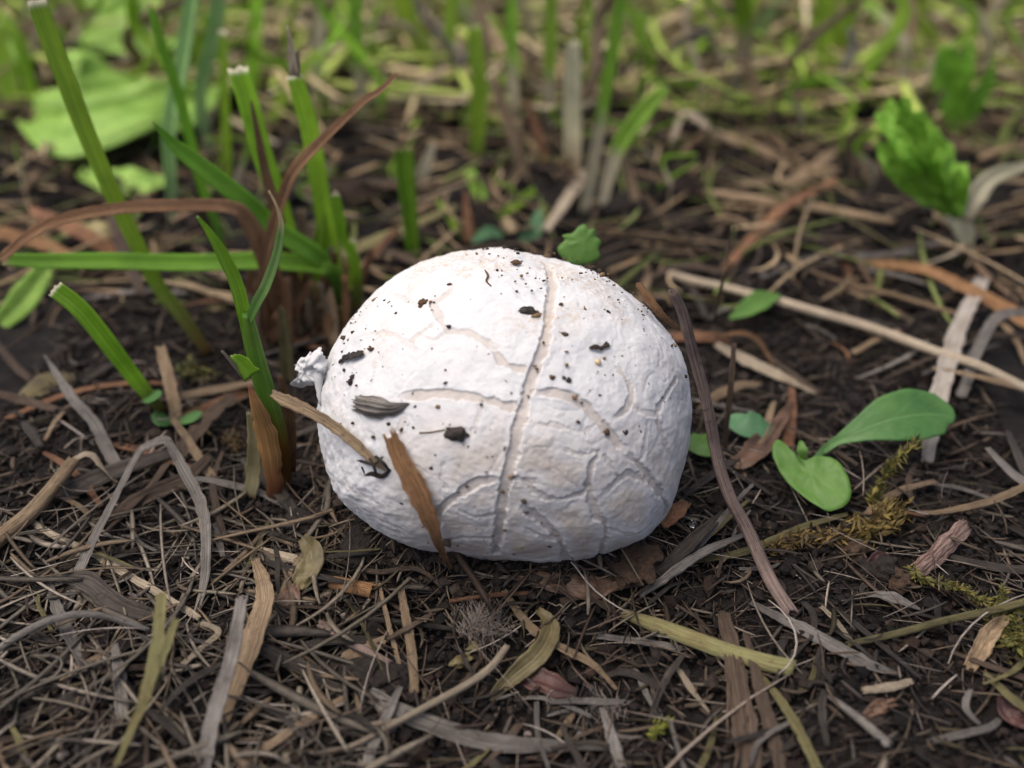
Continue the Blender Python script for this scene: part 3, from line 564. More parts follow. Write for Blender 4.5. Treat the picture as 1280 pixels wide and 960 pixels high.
LIT = [  # left and lower left
 ('straw', 'grey straw with a pointed end sloping left of the green shoot', [(55, 444, 1.0), (86, 492, .7), (117, 530, .4), (148, 588)], [3, 13, 15, 16], 'straw_grey', dict(fold=.2)),
 ('straw', 'cracked grey straw folded sharply like a tent, left of the shoot', [(82, 762), (110, 692, .3), (138, 636, .6), (172, 568, .9), (188, 556, 1.0), (205, 551, 1.05), (211, 553, 1.05), (215, 560, 1.0), (228, 585, .8), (254, 640, .5), (258, 709, .3), (246, 767)], [14, 15, 12, 10, 11, 13, 10, 14, 15, 14, 12, 7], 'straw_grey', dict(n=90, fold=.3, wob=.02)),
 ('straw', 'thick tan straw stub entering from the left edge', [(-14, 682, .2), (40, 638, .25), (92, 575, .5)], [24, 22, 19], 'straw_tan', T_),
 ('curled_scrap', 'pale curled scrap at the tip of the thick tan stub', [(92, 574, .55), (112, 568, .6), (128, 584, .45), (145, 603, .2)], [6, 13, 10, 3], 'straw_pale', dict(twist=1.5)),
 ('straw', 'long thin grey-tan straw running diagonally across the lower left', [(38, 651, .1), (120, 695, .15), (206, 747, .2), (250, 772, .15)], [9, 10, 10, 8], 'straw_pale', dict(lift=.18)),
 ('straw', 'short pale V-shaped straw scrap beside the forked stalk', [(205, 850), (245, 815, .15), (273, 790, .2), (250, 778, .2)], [6, 8, 8, 6], 'straw_pale', {}),
 ('dry_leaf', 'wide dark dry leaf strip with pale rolled edges, lower left', [(66, 722, .2), (103, 726, .3), (144, 754, .25), (195, 772, .1)], [10, 27, 28, 14], 'straw_dark', dict(cup=.35)),
 ('dry_leaf', 'small twisted grey-brown leaf hanging below the dark leaf strip', [(62, 726, .25), (70, 758, .2), (84, 790, .15), (107, 836, .1)], [6, 14, 18, 14], 'straw_grey', dict(cup=.4, twist=.6)),
 ('straw', 'thin arched pale straw at the far lower left', [(-12, 818, .1), (30, 792, .3), (69, 774, .5), (120, 767, .55), (188, 787, .2)], [11, 11, 10, 9, 6], 'straw_grey', T_),
 ('straw', 'tall pale straw standing in the lower left beside the bent brown blade', [(253, 965, .1), (268, 891, .4), (289, 822, .8), (303, 747, 1.1)], [20, 21, 19, 15], 'straw_grey', dict(fold=.3)),
 ('dead_leaf', 'broad brown dead blade bent at its middle, lower left', [(280, 905), (296, 857, .2), (316, 802, .4), (331, 758, .5), (328, 725, .4), (318, 697, .2)], [12, 20, 26, 24, 18, 10], 'straw_tan', dict(fold=.2)),
 ('straw', 'flattened dark grey ribbed blade running down from the lower left', [(300, 797, .25), (371, 833, .2), (435, 862, .1)], [14, 20, 22], 'straw_dark', dict(ridge=.14)),
 ('straw', 'long grey ribbed blade lying along the bottom centre', [(440, 858), (500, 890, .12), (568, 915, .15), (626, 929, .15), (764, 934, .05)], [20, 24, 24, 22, 6], 'straw_grey', dict(ridge=.16)),
 ('straw', 'thin tan straw crossing the bottom left corner upward', [(285, 965, .1), (330, 935, .15), (371, 908, .2), (430, 873, .25)], [10, 11, 11, 8], 'straw_tan', {}),
 ('straw', 'thin rust-brown straw behind the pale forked stalk', [(90, 845, .05), (117, 840, .1), (179, 833, .15), (225, 824, .1)], [6, 9, 9, 6], 'straw_brown', {}),
 ('straw', 'brown leaf strip lying beneath the folded grey straw', [(140, 650, .05), (180, 622, .15), (230, 600, .2), (262, 570, .3)], [18, 22, 22, 10], 'straw_brown', dict(fold=.2)),
 ('straw', 'brown folded leaf behind the base of the green shoot', [(225, 570, .1), (255, 530, .3), (292, 492, .5)], [18, 24, 8], 'straw_brown', dict(fold=.3)),
 ('straw', 'short vertical grey-brown straw left of the green shoot', [(222, 525, .05), (212, 480, .5), (200, 432, .9)], [15, 16, 13], 'straw_tan', {}),
 ('straw', 'thin tan stalk below the green shoot pointing to the folded straw', [(265, 600, .1), (240, 560, .2), (216, 524, .4)], [12, 11, 8], 'straw_tan', {}),
 ('straw', 'narrow dark straw at the middle of the left edge', [(-10, 490, .4), (30, 500, .3), (70, 512, .2)], [10, 12, 8], 'straw_brown', {}),
 ('straw', 'pale wide leaf scrap lying flat at the left edge', [(20, 505, .05), (60, 480, .1), (95, 470, .08)], [14, 34, 12], 'leaf_olive', {}),
 ('straw', 'pale blunt straw end by the base of the dead bent blade', [(325, 690, .1), (352, 698, .12), (372, 702, .08)], [15, 16, 14], 'straw_pale', T_),
 ('straw', 'dark wood sliver in the bottom left corner', [(10, 905, .02), (80, 880, .06), (150, 868, .05)], [12, 26, 10], 'straw_dark', {}),
 ('straw', 'thin grey straw leaning into the bottom left corner', [(66, 865, .05), (90, 840, .1), (126, 818, .1)], [8, 9, 6], 'straw_tan', {}),
 ('straw', 'vertical grey leaf strip left of the pale forked stalk', [(153, 900, .05), (148, 850, .15), (143, 805, .25)], [14, 18, 8], 'straw_grey', dict(fold=.2)),
 # bottom centre
 ('straw', 'thick orange-brown straw stub below the left of the puffball', [(415, 728, .12), (440, 735, .14), (468, 740, .14)], [17, 19, 19], 'straw_orange', T_),
 ('straw', 'upright tan straw below the puffball left of the seed fluff', [(518, 867, .08), (512, 802, .2), (502, 735, .3)], [11, 13, 9], 'straw_tan', {}),
 ('straw', 'thread-thin bent tan straw left of the upright tan straw', [(508, 857, .06), (489, 795, .2), (482, 765, .22), (474, 729, .2)], [5, 6, 6, 4], 'straw_tan', {}),
 ('twig', 'thin dark twig lying level left of the seed fluff', [(456, 773, .12), (523, 781, .14), (573, 786, .12)], [7, 7, 6], 'straw_dark', T_),
 ('twig', 'dark purple-brown twig below the thin level twig', [(400, 780, .1), (420, 795, .12), (451, 812, .12), (488, 830, .1)], [12, 14, 13, 9], 'straw_purple', T_),
 ('wood_chip', 'pale tan wood chip between the twigs, lower centre', [(428, 824, .1), (450, 815, .12), (482, 800, .12)], [16, 20, 14], 'straw_tan', dict(th=.5)),
 ('leaf_scrap', 'dark olive curled leaf right of the seed fluff', [(672, 762, .1), (688, 785, .25), (672, 818, .3), (640, 845, .2), (612, 874, .1)], [8, 24, 28, 24, 8], 'leaf_olive', dict(cup=.35, twist=.5)),
 ('straw', 'thin rust-brown stalk above the seed fluff', [(562, 751, .15), (612, 745, .2), (660, 742, .15)], [5, 6, 5], 'straw_red', T_),
 ('straw', 'thin grey-tan straw slanting right below the puffball', [(628, 738, .1), (661, 781, .15), (702, 809, .15), (740, 830, .12), (770, 862, .08)], [9, 11, 11, 9, 4], 'straw_tan', {}),
 ('leaf_scrap', 'dark wine-red leaf scrap right of the olive curled leaf', [(636, 842, .05), (670, 850, .1), (690, 856, .14), (722, 868, .08)], [14, 30, 34, 8], 'leaf_red', dict(cup=.2)),
 ('straw', 'short tan straw near the bottom centre', [(697, 922, .06), (710, 900, .1), (722, 880, .1)], [7, 9, 5], 'straw_tan', {}),
 ('hollow_stem', 'thick yellow-green hollow stem with a torn end, lower right of the puffball', [(778, 766, .15), (820, 782, .16), (860, 797, .18), (909, 814, .18), (955, 828, .18), (990, 836, .16)], [12, 20, 22, 22, 22, 22], 'straw_green', dict(tube=True, n=40)),
 ('straw', 'flat pale straw under the left end of the yellow-green stem', [(745, 794, .08), (800, 803, .1), (852, 812, .08)], [8, 9, 8], 'straw_grey', {}),
 ('straw', 'small pale needle-like straw below the yellow-green stem', [(787, 822, .06), (805, 862, .1), (824, 897, .06)], [5, 8, 4], 'straw_grey', {}),
 ('dry_leaf', 'narrow grey leaf scrap at the bottom edge below the fluff tuft', [(752, 885, .1), (765, 925, .12), (778, 962, .06)], [8, 16, 12], 'straw_grey', dict(fold=.3)),
 ('straw', 'pale splinter pointing down right at the bottom of the yellow stem', [(845, 832, .08), (862, 858, .1), (886, 890, .06)], [7, 10, 3], 'straw_pale', {}),
 ('bark_shred', 'brown frayed bark shred under the front of the puffball', [(700, 752, .1), (735, 745, .18), (768, 764, .12)], [8, 14, 10], 'straw_brown', {}),
 ('straw', 'brown thin rooty stalk curving under the left of the puffball', [(420, 700, .1), (470, 715, .16), (520, 712, .2), (552, 735, .12)], [7, 8, 7, 5], 'straw_brown', T_),
 ('leaf_scrap', 'reddish dead leaf folded under the lower right of the puffball', [(640, 722, .06), (690, 728, .14), (740, 735, .16), (800, 726, .1)], [12, 26, 30, 10], 'leaf_brown', dict(crinkle=.3)),
 # right
 ('twig', 'purple-brown twig leaning against the right side of the puffball', [(990, 770, .1), (950, 699, 'y', -2.2), (919, 630, 'y', -1.7), (895, 560, 'y', -1.3), (875, 475, 'y', -1.0), (856, 405, 'y', -.9), (843, 363, 'y', -.8)], [18, 18, 17, 16, 15, 14, 13], 'straw_purple', dict(tube=True, n=60, wob=.06)),
 ('straw', 'pale split straw lying diagonally right of the leaning twig', [(938, 753, .12), (975, 773, .14), (1012, 792, .14), (1081, 829, .12), (1127, 844, .08)], [6, 14, 18, 15, 4], 'straw_grey', dict(fold=.2)),
 ('straw', 'long thin tan stalk crossing from the right edge', [(1060, 805, .1), (1142, 788, .2), (1218, 767, .35), (1296, 750, .5)], [8, 10, 10, 10], 'straw_olive', dict(tube=True, n=40)),
 ('straw', 'wide dark brown straw standing at the bottom below the yellow stem', [(935, 970, .1), (928, 900, .18), (920, 836, .22), (905, 766, .2)], [30, 30, 26, 16], 'straw_brown', dict(ridge=.14)),
 ('straw', 'second dark brown straw at the bottom, right of the wide one', [(976, 970, .1), (964, 910, .16), (953, 870, .2), (930, 792, .2)], [16, 20, 18, 8], 'straw_brown', dict(ridge=.14)),
 ('straw', 'olive-brown straw bending towards the bottom edge right of the dark straws', [(1024, 965, .1), (995, 905, .16), (972, 870, .18), (945, 836, .15)], [13, 14, 12, 6], 'straw_olive', {}),
 ('wood_chip', 'small pale cream chip on the soil, lower right', [(1078, 863, .12), (1110, 858, .14), (1140, 850, .12)], [9, 12, 9], 'straw_pale', dict(th=.6)),
 ('straw', 'short grey ribbed straw at the bottom right', [(1037, 870, .1), (1080, 903, .14), (1112, 932, .1)], [7, 12, 13], 'straw_grey', dict(tube=True)),
 ('bark_strip', 'pinkish striped bark strip on the right', [(1146, 714, .15), (1172, 692, .2), (1206, 658, .2)], [20, 24, 22], 'bark', dict(th=.5, ridge=.1)),
 ('dry_leaf', 'curled tan leaf scrap near the right edge', [(1211, 836, .1), (1226, 812, .2), (1238, 792, .3), (1258, 772, .3)], [14, 24, 20, 9], 'straw_tan', dict(cup=.4, crinkle=.3)),
 ('straw', 'thin pale straw left of the end of the long tan stalk', [(1026, 758, .12), (1045, 778, .14), (1064, 800, .1)], [6, 7, 5], 'straw_pale', {}),
 ('dry_leaf', 'thin pale papery leaf right of the brown clod', [(1078, 742, .1), (1115, 748, .2), (1151, 762, .1)], [4, 18, 4], 'straw_grey', dict(cup=.3)),
 ('straw', 'thin forked grey straw between puffball and leaning twig base', [(858, 708, .2), (876, 680, .4), (918, 630, .8), (942, 604, .9)], [6, 7, 6, 4], 'straw_grey', {}),
 ('straw', 'dark frayed straw bundle piled at the lower right of the puffball', [(815, 722, .15), (850, 690, .45), (880, 662, .6), (905, 640, .6)], [10, 18, 16, 8], 'straw_dark', dict(ridge=.2)),
 ('straw', 'grey frayed straw lying along the mound at the lower right of the puffball', [(800, 745, .1), (845, 715, .35), (880, 690, .4), (930, 668, .3)], [8, 12, 12, 6], 'straw_grey', dict(ridge=.2)),
 ('bark_shred', 'orange-brown bark flake at the right foot of the puffball', [(828, 655, .3), (845, 640, .45), (858, 628, .45)], [16, 22, 12], 'straw_red', dict(th=.4)),
 ('straw', 'thin brown stalk crossing behind the foot of the leaning twig', [(868, 700, .1), (935, 688, .2), (1000, 660, .2), (1060, 642, .15)], [9, 10, 9, 6], 'straw_olive', {}),
 ('straw', 'dark straw reaching in from the right below the bark strip', [(1290, 712, .2), (1230, 705, .15), (1170, 690, .08)], [12, 12, 6], 'straw_dark', {}),
 ('straw', 'thin tan straw entering from the right edge above the moss', [(1295, 602, .5), (1240, 625, .35), (1180, 640, .15), (1140, 640, .1)], [10, 10, 8, 4], 'straw_tan', {}),
 # right middle
 ('straw', 'long straight pale straw sloping across the right behind the seedling', [(836, 342, .3), (910, 360, .4), (982, 378, .45), (1071, 403, .45), (1143, 428, .45), (1215, 454, .5), (1300, 492, .5)], [11, 12, 13, 13, 13, 12, 11], 'straw_pale', dict(tube=True, n=60)),
 ('straw', 'short pale straw tapering right of the puffball below the long one', [(895, 430, .35), (928, 448, .3), (971, 468, .2), (1022, 490, .1)], [10, 16, 14, 5], 'straw_pale', {}),
 ('dead_leaf', 'small rusty arched blade right of the puffball', [(900, 420, .6), (925, 416, .75), (948, 426, .6), (968, 456, .3)], [5, 9, 8, 4], 'straw_orange', {}),
 ('straw', 'upright thread-thin tan stalk right of the puffball', [(892, 402, .3), (902, 355, 'y', 3.4), (908, 320, 'y', 3.2), (913, 283, 'y', 3.0)], [5, 5, 4, 3], 'straw_tan', T_),
 ('straw', 'broad weathered whitish straw behind the big seedling leaf', [(1158, 577, .1), (1168, 520, .3), (1178, 480, .4), (1196, 420, .5), (1228, 348, .4)], [14, 22, 24, 22, 20], 'straw_white', dict(fold=.2)),
 ('straw', 'second whitish straw bent to the right edge behind the seedling', [(1201, 497, .15), (1219, 443, .5), (1240, 402, .8), (1260, 392, .9), (1296, 392, .8)], [12, 14, 14, 14, 12], 'straw_grey', dict(fold=.2)),
 ('dead_leaf', 'rusty brown arched blade at the upper right edge', [(1070, 331, .15), (1143, 335, .4), (1215, 364, .6), (1290, 405, .4)], [10, 16, 18, 22], 'straw_orange', dict(fold=.2)),
 ('straw', 'thin ochre straw crossing the whitish straw at the right edge', [(1165, 460, .4), (1220, 470, .5), (1300, 492, .45)], [4, 7, 11], 'straw_tan', {}),
 ('straw', 'short pale stick resting against the long sloping straw', [(1066, 442, .1), (1095, 425, .3), (1125, 412, .45)], [8, 9, 7], 'straw_tan', {}),
 ('leaf_scrap', 'brown curled leaf under the seedling next to the left round leaf', [(912, 580, .1), (935, 572, .2), (965, 540, .25), (990, 500, .3)], [12, 30, 22, 4], 'leaf_brown', dict(cup=.3, crinkle=.2)),
 ('straw', 'thin brown stalk lying over the seedling base', [(1072, 580, .35), (1040, 560, .4), (1010, 545, .4), (980, 532, .3)], [6, 9, 8, 4], 'straw_brown', {}),
 ('straw', 'dark upright dead stalk right of the leaning twig', [(905, 560, .1), (912, 500, 'y', 1.0), (918, 430, 'y', 1.3)], [9, 9, 6], 'straw_brown', {}),
 ('straw', 'rusty red stalk sloping behind the right of the puffball', [(905, 335, .2), (940, 298, .3), (977, 261, .5), (1046, 223, .8)], [10, 13, 14, 10], 'straw_red', {}),
 ('straw', 'blurred straw lying level above the rusty red stalk', [(850, 236, .3), (920, 246, .3), (977, 254, .3), (1060, 266, .3), (1120, 278, .2)], [10, 13, 13, 13, 8], 'straw_tan', T_),
 ('straw', 'blurred straw just above the level one, on the right', [(905, 234, .3), (975, 226, .35), (1050, 216, .3)], [10, 13, 8], 'straw_tan', {}),
 ('straw', 'bent blurred straw right of the background stems', [(840, 175, .6), (856, 142, 1.2), (885, 158, .9), (920, 184, .2)], [8, 12, 13, 8], 'straw_pale', {}),
 ('straw', 'blurred brown straw arc right behind the puffball', [(800, 352, .15), (850, 332, .3), (910, 340, .25)], [7, 9, 6], 'straw_brown', {}),
 ('straw', 'long blurred grey straw in front of the curled green leaf', [(950, 345, .2), (1030, 320, .3), (1110, 318, .3), (1190, 300, .3)], [10, 11, 11, 8], 'straw_grey', {}),
 ('straw', 'blurred brown straw below the curled green leaf', [(1070, 338, .2), (1130, 312, .3), (1185, 292, .3)], [10, 12, 8], 'straw_brown', {}),
 # behind on the left
 ('dead_leaf', 'wide blurred brown strap behind the rusty arch, left', [(150, 320, .5), (100, 290, 1.0), (40, 262, 1.2)], [18, 20, 14], 'straw_red', {}),
 ('dead_leaf', 'yellow-brown blurred strap at the left edge above the level green blade', [(92, 322, .5), (45, 302, .7), (-15, 288, .7)], [12, 18, 18], 'straw_orange', {}),
 ('straw', 'thick curved tan stalk blurred in the top centre', [(590, -10, .8), (612, 40, .6), (640, 68, .5), (690, 90, .4), (745, 95, .3)], [24, 26, 26, 26, 18], 'straw_tan', dict(tube=True)),
 ('straw', 'grey blurred stalk with an elbow in the top centre', [(523, 15, 1.0), (555, 45, 1.2), (577, 68, 1.2), (550, 92, .8), (512, 116, .3)], [14, 15, 15, 14, 12], 'straw_grey', {}),
 ('straw', 'rusty thin stalk left of the cut folded blade behind the puffball', [(440, 350, .2), (468, 318, .5), (498, 285, .7)], [10, 11, 8], 'straw_red', {}),
]
for nm, lb, pts, wp_, mt, kw in LIT: S(nm, lb, nm.replace('_', ' '), pts, wp_, mt, **dict(kw))
# straw and blade scrap resting on the puffball
S('straw', 'brown bent straw reaching from the shoot onto the puffball', 'straw', [(340, 492, 'y', -1.0), (352, 498, 'y', -1.2), (385, 513, 'y', -1.5), (415, 531, 'p', .22), (440, 552, 'p', .14), (462, 572, 'p', .10), (482, 588, 'p', .06)], [10, 16, 15, 14, 14, 11, 4], 'straw_tan', n=40, up=(0, -1, .7), fold=.25)
S('dead_leaf', 'orange-brown torn blade scrap lying on the front of the puffball', 'dead leaf', [(486, 540, 'p', .16), (497, 565, 'p', .12), (512, 595, 'p', .09), (528, 625, 'p', .10), (540, 655, 'p', .14), (548, 682, 'p', .16), (562, 712, .12)], [18, 22, 27, 24, 14, 9, 5], 'straw_orange', n=44, up=(-.1, -.8, .5), cup=.3, jag0=.9, jag=.4)
S('dead_leaf', 'small orange blade scrap stuck behind the upper right of the puffball', 'dead leaf', [(798, 354, 'y', .5), (812, 372, 'y', .3), (828, 392, 'y', .2), (850, 412, 'y', .3)], [9, 12, 9, 5], 'straw_orange', up=(.4, -1, .4))
# pale forked root and forked stalk
t = empty('pale_root', on_ground(633, 809), 'long pale cream root with a fork, curving from the seed fluff to the bottom', 'root')
S('stem', '', '', [(634, 808, .4), (606, 840, .35), (557, 871, .3), (496, 902, .25), (441, 932, .18), (408, 940, .1)], [10, 11, 10, 9, 7, 4], 'straw_pale', t, n=44, tube=True, wob=.04)
S('branch', '', '', [(500, 900, .25), (470, 905, .25), (438, 909, .15), (400, 912, .1)], [6, 7, 7, 4], 'straw_pale', t, tube=True)
t = empty('forked_stalk', on_ground(150, 950), 'pale green and cream forked stalk rising in the lower left', 'stalk')
S('stem', '', '', [(144, 962, .1), (165, 912, .4), (180, 876, .7), (194, 819, 1.0), (203, 742, 1.3)], [7, 10, 16, 17, 14], 'straw_green', t, n=34, fold=.3)
S('prong', '', '', [(182, 878, .7), (203, 822, 1.0), (213, 795, 1.15), (221, 774, 1.2)], [8, 12, 12, 8], 'straw_green', t, fold=.3)

# ------------------------------------------------------------------ grass
def B(parent, name, pts, wpx, mat, lean=0.0, label=None, cat='grass blade', group=None, up=None, P=None, lift=0.0, **kw):
    P = P if P is not None else bl(pts, lean, lift); s = px_cm(P[len(P)//2])
    kw.setdefault('th', .14); kw.setdefault('fold', .35); kw.setdefault('jag', .15); kw.setdefault('ridge', .02); kw.setdefault('K', 9); kw.setdefault('n', 34); kw.setdefault('jag0', 0.0)
    o = put(name, sweep(P, [w_*s/2 for w_ in wpx], up or (random.uniform(-.4, .4), -1, .25), **kw), mat, parent)
    if not parent: tag(o, label, cat, group)
    elif label: tag(o, label)
    return o
tf = empty('grass_tuft', on_ground(395, 415), 'tuft of cut green grass with rusty dead blades, left behind the puffball', 'grass')
B(tf, 'blade', [(385, 410), (372, 340), (361, 292), (345, 235), (330, 192), (312, 125), (299, 84)], [16, 26, 28, 28, 28, 28, 26], 'blade_cut', .3, jag=.18)
b6 = B(tf, 'blade', [(428, 400), (424, 360), (418, 323), (409, 275), (392, 172), (380, 125), (368, 92)], [14, 20, 24, 26, 26, 25, 20], 'blade_cut', .2, jag=.22)
for a, bq in (((359, 31), 5), ((372, 62), 4)): B(b6, 'torn_tip', None, [14, bq+4, 3], 'straw_pale', P=[on_y(369, 95, 5.4), on_y((369+a[0])/2+1, (95+a[1])/2, 5.4), on_y(*a, 5.4)], n=10)
B(tf, 'blade', [(362, 415), (340, 350), (322, 300), (300, 262)], [10, 15, 14, 4], 'blade_cut', -.2)
B(tf, 'blade', [(408, 405), (400, 360), (398, 310), (404, 262)], [9, 14, 14, 10], 'blade_deep', .3, jag=.5)
B(tf, 'blade', [(415, 400), (436, 350), (442, 300)], [9, 13, 9], 'blade_cut', .4, jag=.5)
B(tf, 'blade', [(446, 395), (445, 330), (430, 300), (426, 275), (419, 241)], [10, 13, 13, 14, 11], 'blade_cut', .2, jag=.6)
B(tf, 'blade', [(398, 405), (412, 350), (395, 320), (344, 288), (310, 256), (265, 220), (220, 184), (190, 152)], [10, 18, 24, 26, 25, 24, 19, 2], 'blade_deep', -1.6, up=(.3, -.8, .6), n=46)
B(tf, 'blade', [(432, 405), (428, 375), (418, 345), (398, 332), (330, 327), (235, 329), (144, 327), (60, 327), (2, 325)], [13, 16, 20, 24, 22, 22, 21, 19, 14], 'blade_deep', -2.6, up=(0, -.75, .7), n=56, fold=.25)
B(tf, 'dead_blade', [(352, 420), (345, 360), (330, 316), (312, 278), (288, 259), (210, 257), (138, 262), (75, 275), (40, 292), (0, 325)], [22, 27, 26, 24, 17, 16, 15, 14, 13, 11], 'straw_rust', -2.2, up=(0, -.9, .5), n=60, fold=.3, jag=.4)
B(tf, 'dead_blade', [(322, 425), (326, 370), (331, 335), (340, 291), (354, 249), (368, 215), (402, 178), (455, 128), (475, 115), (497, 93)], [14, 14, 15, 16, 15, 16, 15, 11, 10, 6], 'straw_rust', -1.4, n=54, fold=.5, twist=.8)
B(tf, 'dead_blade', [(372, 415), (358, 320), (344, 261), (332, 215), (322, 165), (314, 126)], [16, 20, 19, 14, 9, 3], 'straw_rust', -.3, n=34)
for p, w_, m_n in [([(400, 415), (378, 380), (368, 330)], [16, 18, 10], 'straw_red'), ([(372, 425), (365, 375), (352, 310)], [20, 18, 10], 'straw_brown'), ([(430, 402), (428, 360), (424, 318), (423, 312)], [9, 10, 9, 7], 'straw_pale'), ([(345, 428), (338, 395), (340, 350)], [22, 22, 14], 'straw_orange'), ([(387, 410), (382, 340), (375, 262)], [12, 14, 12], 'straw_tan'), ([(410, 405), (405, 370), (395, 345)], [15, 16, 10], 'straw_orange'), ([(335, 440), (318, 410), (322, 372)], [16, 20, 12], 'straw_brown')]:
    B(tf, 'dead_stem', p, w_, m_n, .2, jag=.5)
rr = np.random.default_rng(77)
for k in range(34):
    bx, by = rr.uniform(300, 440), rr.uniform(385, 440); hh = rr.uniform(25, 95); dx = rr.normal()*22
    B(tf, 'dead_stem', [(bx, by), (bx+dx*.4, by-hh*.5), (bx+dx, by-hh)], [rr.uniform(8, 15), rr.uniform(8, 15), rr.uniform(3, 9)], ['straw_tan', 'straw_rust', 'straw_pale', 'straw_rust', 'straw_orange'][k % 5], rr.normal()*.4, jag=.7, n=12, K=6)
B(tf, 'dead_stem', [(360, 480), (358, 440), (352, 385)], [17, 17, 10], 'straw_olive', 0, jag=.7)
B(None, 'grass_shoot', [(262, 445), (228, 395), (200, 360), (175, 313), (144, 248), (110, 170), (79, 89), (60, 40), (46, 0)], [14, 18, 19, 20, 21, 22, 23, 23, 22], 'blade_cut', .5, 'longest green grass blade, leaning left across the upper left corner', n=50)
B(None, 'grass_shoot', [(282, 335), (272, 282), (254, 234), (238, 170), (223, 113), (203, 55), (187, 4)], [10, 13, 14, 15, 15, 14, 8], 'blade_deep', .2, 'slim dark green blade right of the longest leaning blade', n=40)
B(None, 'grass_shoot', [(217, 282), (214, 220), (213, 155), (227, 86), (241, 0), (250, -40)], [12, 17, 20, 20, 19, 16], 'blade_blue', .5, 'blurred bluish-green blade behind the slim dark blade', n=36)
B(None, 'grass_shoot', [(287, 250), (285, 190), (282, 110), (280, 38)], [12, 14, 14, 13], 'blade_cut', .2, 'straight narrow cut blade between the slim dark blade and the tuft')
B(None, 'grass_shoot', [(519, 338), (516, 315), (511, 260), (506, 215), (503, 184)], [15, 17, 20, 23, 25], 'blade_deep', .2, 'cut folded green blade standing right behind the puffball', fold=.6, jag=.5, up=(.2, -1, .2))
B(None, 'ground_leaf', [(20, 420), (0, 405), (30, 375), (62, 332)][1:], [22, 36, 24], 'leaf_broad', .6, 'broad blurred green leaf under the level blade at the left edge')
t = empty('grass_sprout', on_ground(205, 520), 'short cut green blade with tiny leaves at its foot, far left', 'grass')
B(t, 'blade', [(205, 516), (172, 478), (120, 410), (95, 382), (67, 360)], [12, 20, 23, 23, 21], 'blade_cut', -.6, up=(.5, -.8, .4))
for c, rr, ro in (((190, 496), (14, 6), .5), ((203, 523), (14, 10), -.3), ((236, 522), (18, 7), .35)):
    o = [on_y(c[0]+rr[0]*math.cos(a)*math.cos(ro)-rr[1]*math.sin(a)*math.sin(ro), c[1]-rr[0]*math.cos(a)*math.sin(ro)-rr[1]*math.sin(a)*math.cos(ro), 1.9+.4*math.sin(a)) for a in np.linspace(0, 6.283, 12, endpoint=False)]
    put('leaf', sheet(o, (0, -.8, .6), .04, .12, .1, 5, 30), 'leaf_seedling', t)
# the shoot in front
sh = empty('grass_shoot', on_ground(348, 622), 'green grass shoot with a dry brown sheath beside the puffball', 'grass')
kk = dict(n=40, K=11)
B(sh, 'leaf_blade', None, [15, 17, 18, 17, 15, 9, 3], 'blade_point', P=[on_y(313, 440, -.3), on_y(308, 405, -.35), on_y(295, 354, -.4), on_y(282, 325, -.45), on_y(271, 305, -.5), on_y(258, 285, -.55), on_y(246, 270, -.6)], up=(.35, -1, .2), **kk)
B(sh, 'leaf_blade', None, [12, 15, 15, 14, 13, 9, 4, 2], 'blade_drytip', P=[on_y(311, 402, -.5), on_y(322, 378, -.55), on_y(334, 356, -.6), on_y(346, 322, -.6), on_y(351, 298, -.6), on_y(352, 276, -.6), on_y(345, 255, -.6), on_y(336, 238, -.55)], up=(-.5, -1, .2), jag=.5, **kk)
P = [on_ground(350, 628, -.1), on_y(353, 590, -.05), on_y(347, 545, -.1), on_y(335, 500, -.2), on_y(322, 455, -.3), on_y(313, 415, -.4), on_y(309, 392, -.45)]
shs = B(sh, 'sheath', None, [22, 24, 27, 27, 25, 21, 14], 'sheath', P=P, tube=True, th=.7, hollow=False, n=40, K=14, ridge=.03)
P = [on_ground(342, 632, -.1), on_y(340, 600, -.35), on_y(335, 565, -.4), on_y(327, 530, -.45), on_y(317, 500, -.5), on_y(311, 482, -.45)]
B(sh, 'dry_sheath', None, [18, 24, 31, 28, 17, 4], 'sheath_dry', P=P, up=(-.15, -1, .15), n=34, K=13, cup=-.35, fold=0, edge=.3, ridge=.05, jag=.8)
P = [on_ground(312, 622, .05), on_y(318, 590, -.1), on_y(319, 555, -.15), on_y(311, 515, -.2)]
B(shs, 'membrane', None, [20, 22, 18, 6], 'membrane', P=P, up=(-.4, -1, .2), n=24, edge=.2, cup=.3, fold=0, jag=.6)
P = [on_y(316, 468, -.55), on_y(304, 455, -.6), on_y(292, 444, -.65)]
B(shs, 'leaf_stub', None, [22, 19, 8], 'blade_point', P=P, up=(.2, -1, .4), n=14, jag=1.2, edge=.4)
P = [on_y(306, 475, -.6), on_y(293, 456, -.65), on_y(277, 438, -.7)]
B(shs, 'dry_wisp', None, [4, 6, 3], 'straw_pale', P=P, n=12)
P = [on_y(365, 590, .25), on_y(362, 545, .2), on_y(358, 505, .15), on_y(350, 470, .1)]
B(sh, 'dead_leaf', None, [10, 17, 15, 7], 'straw_rust', P=P, n=18, jag=.5)
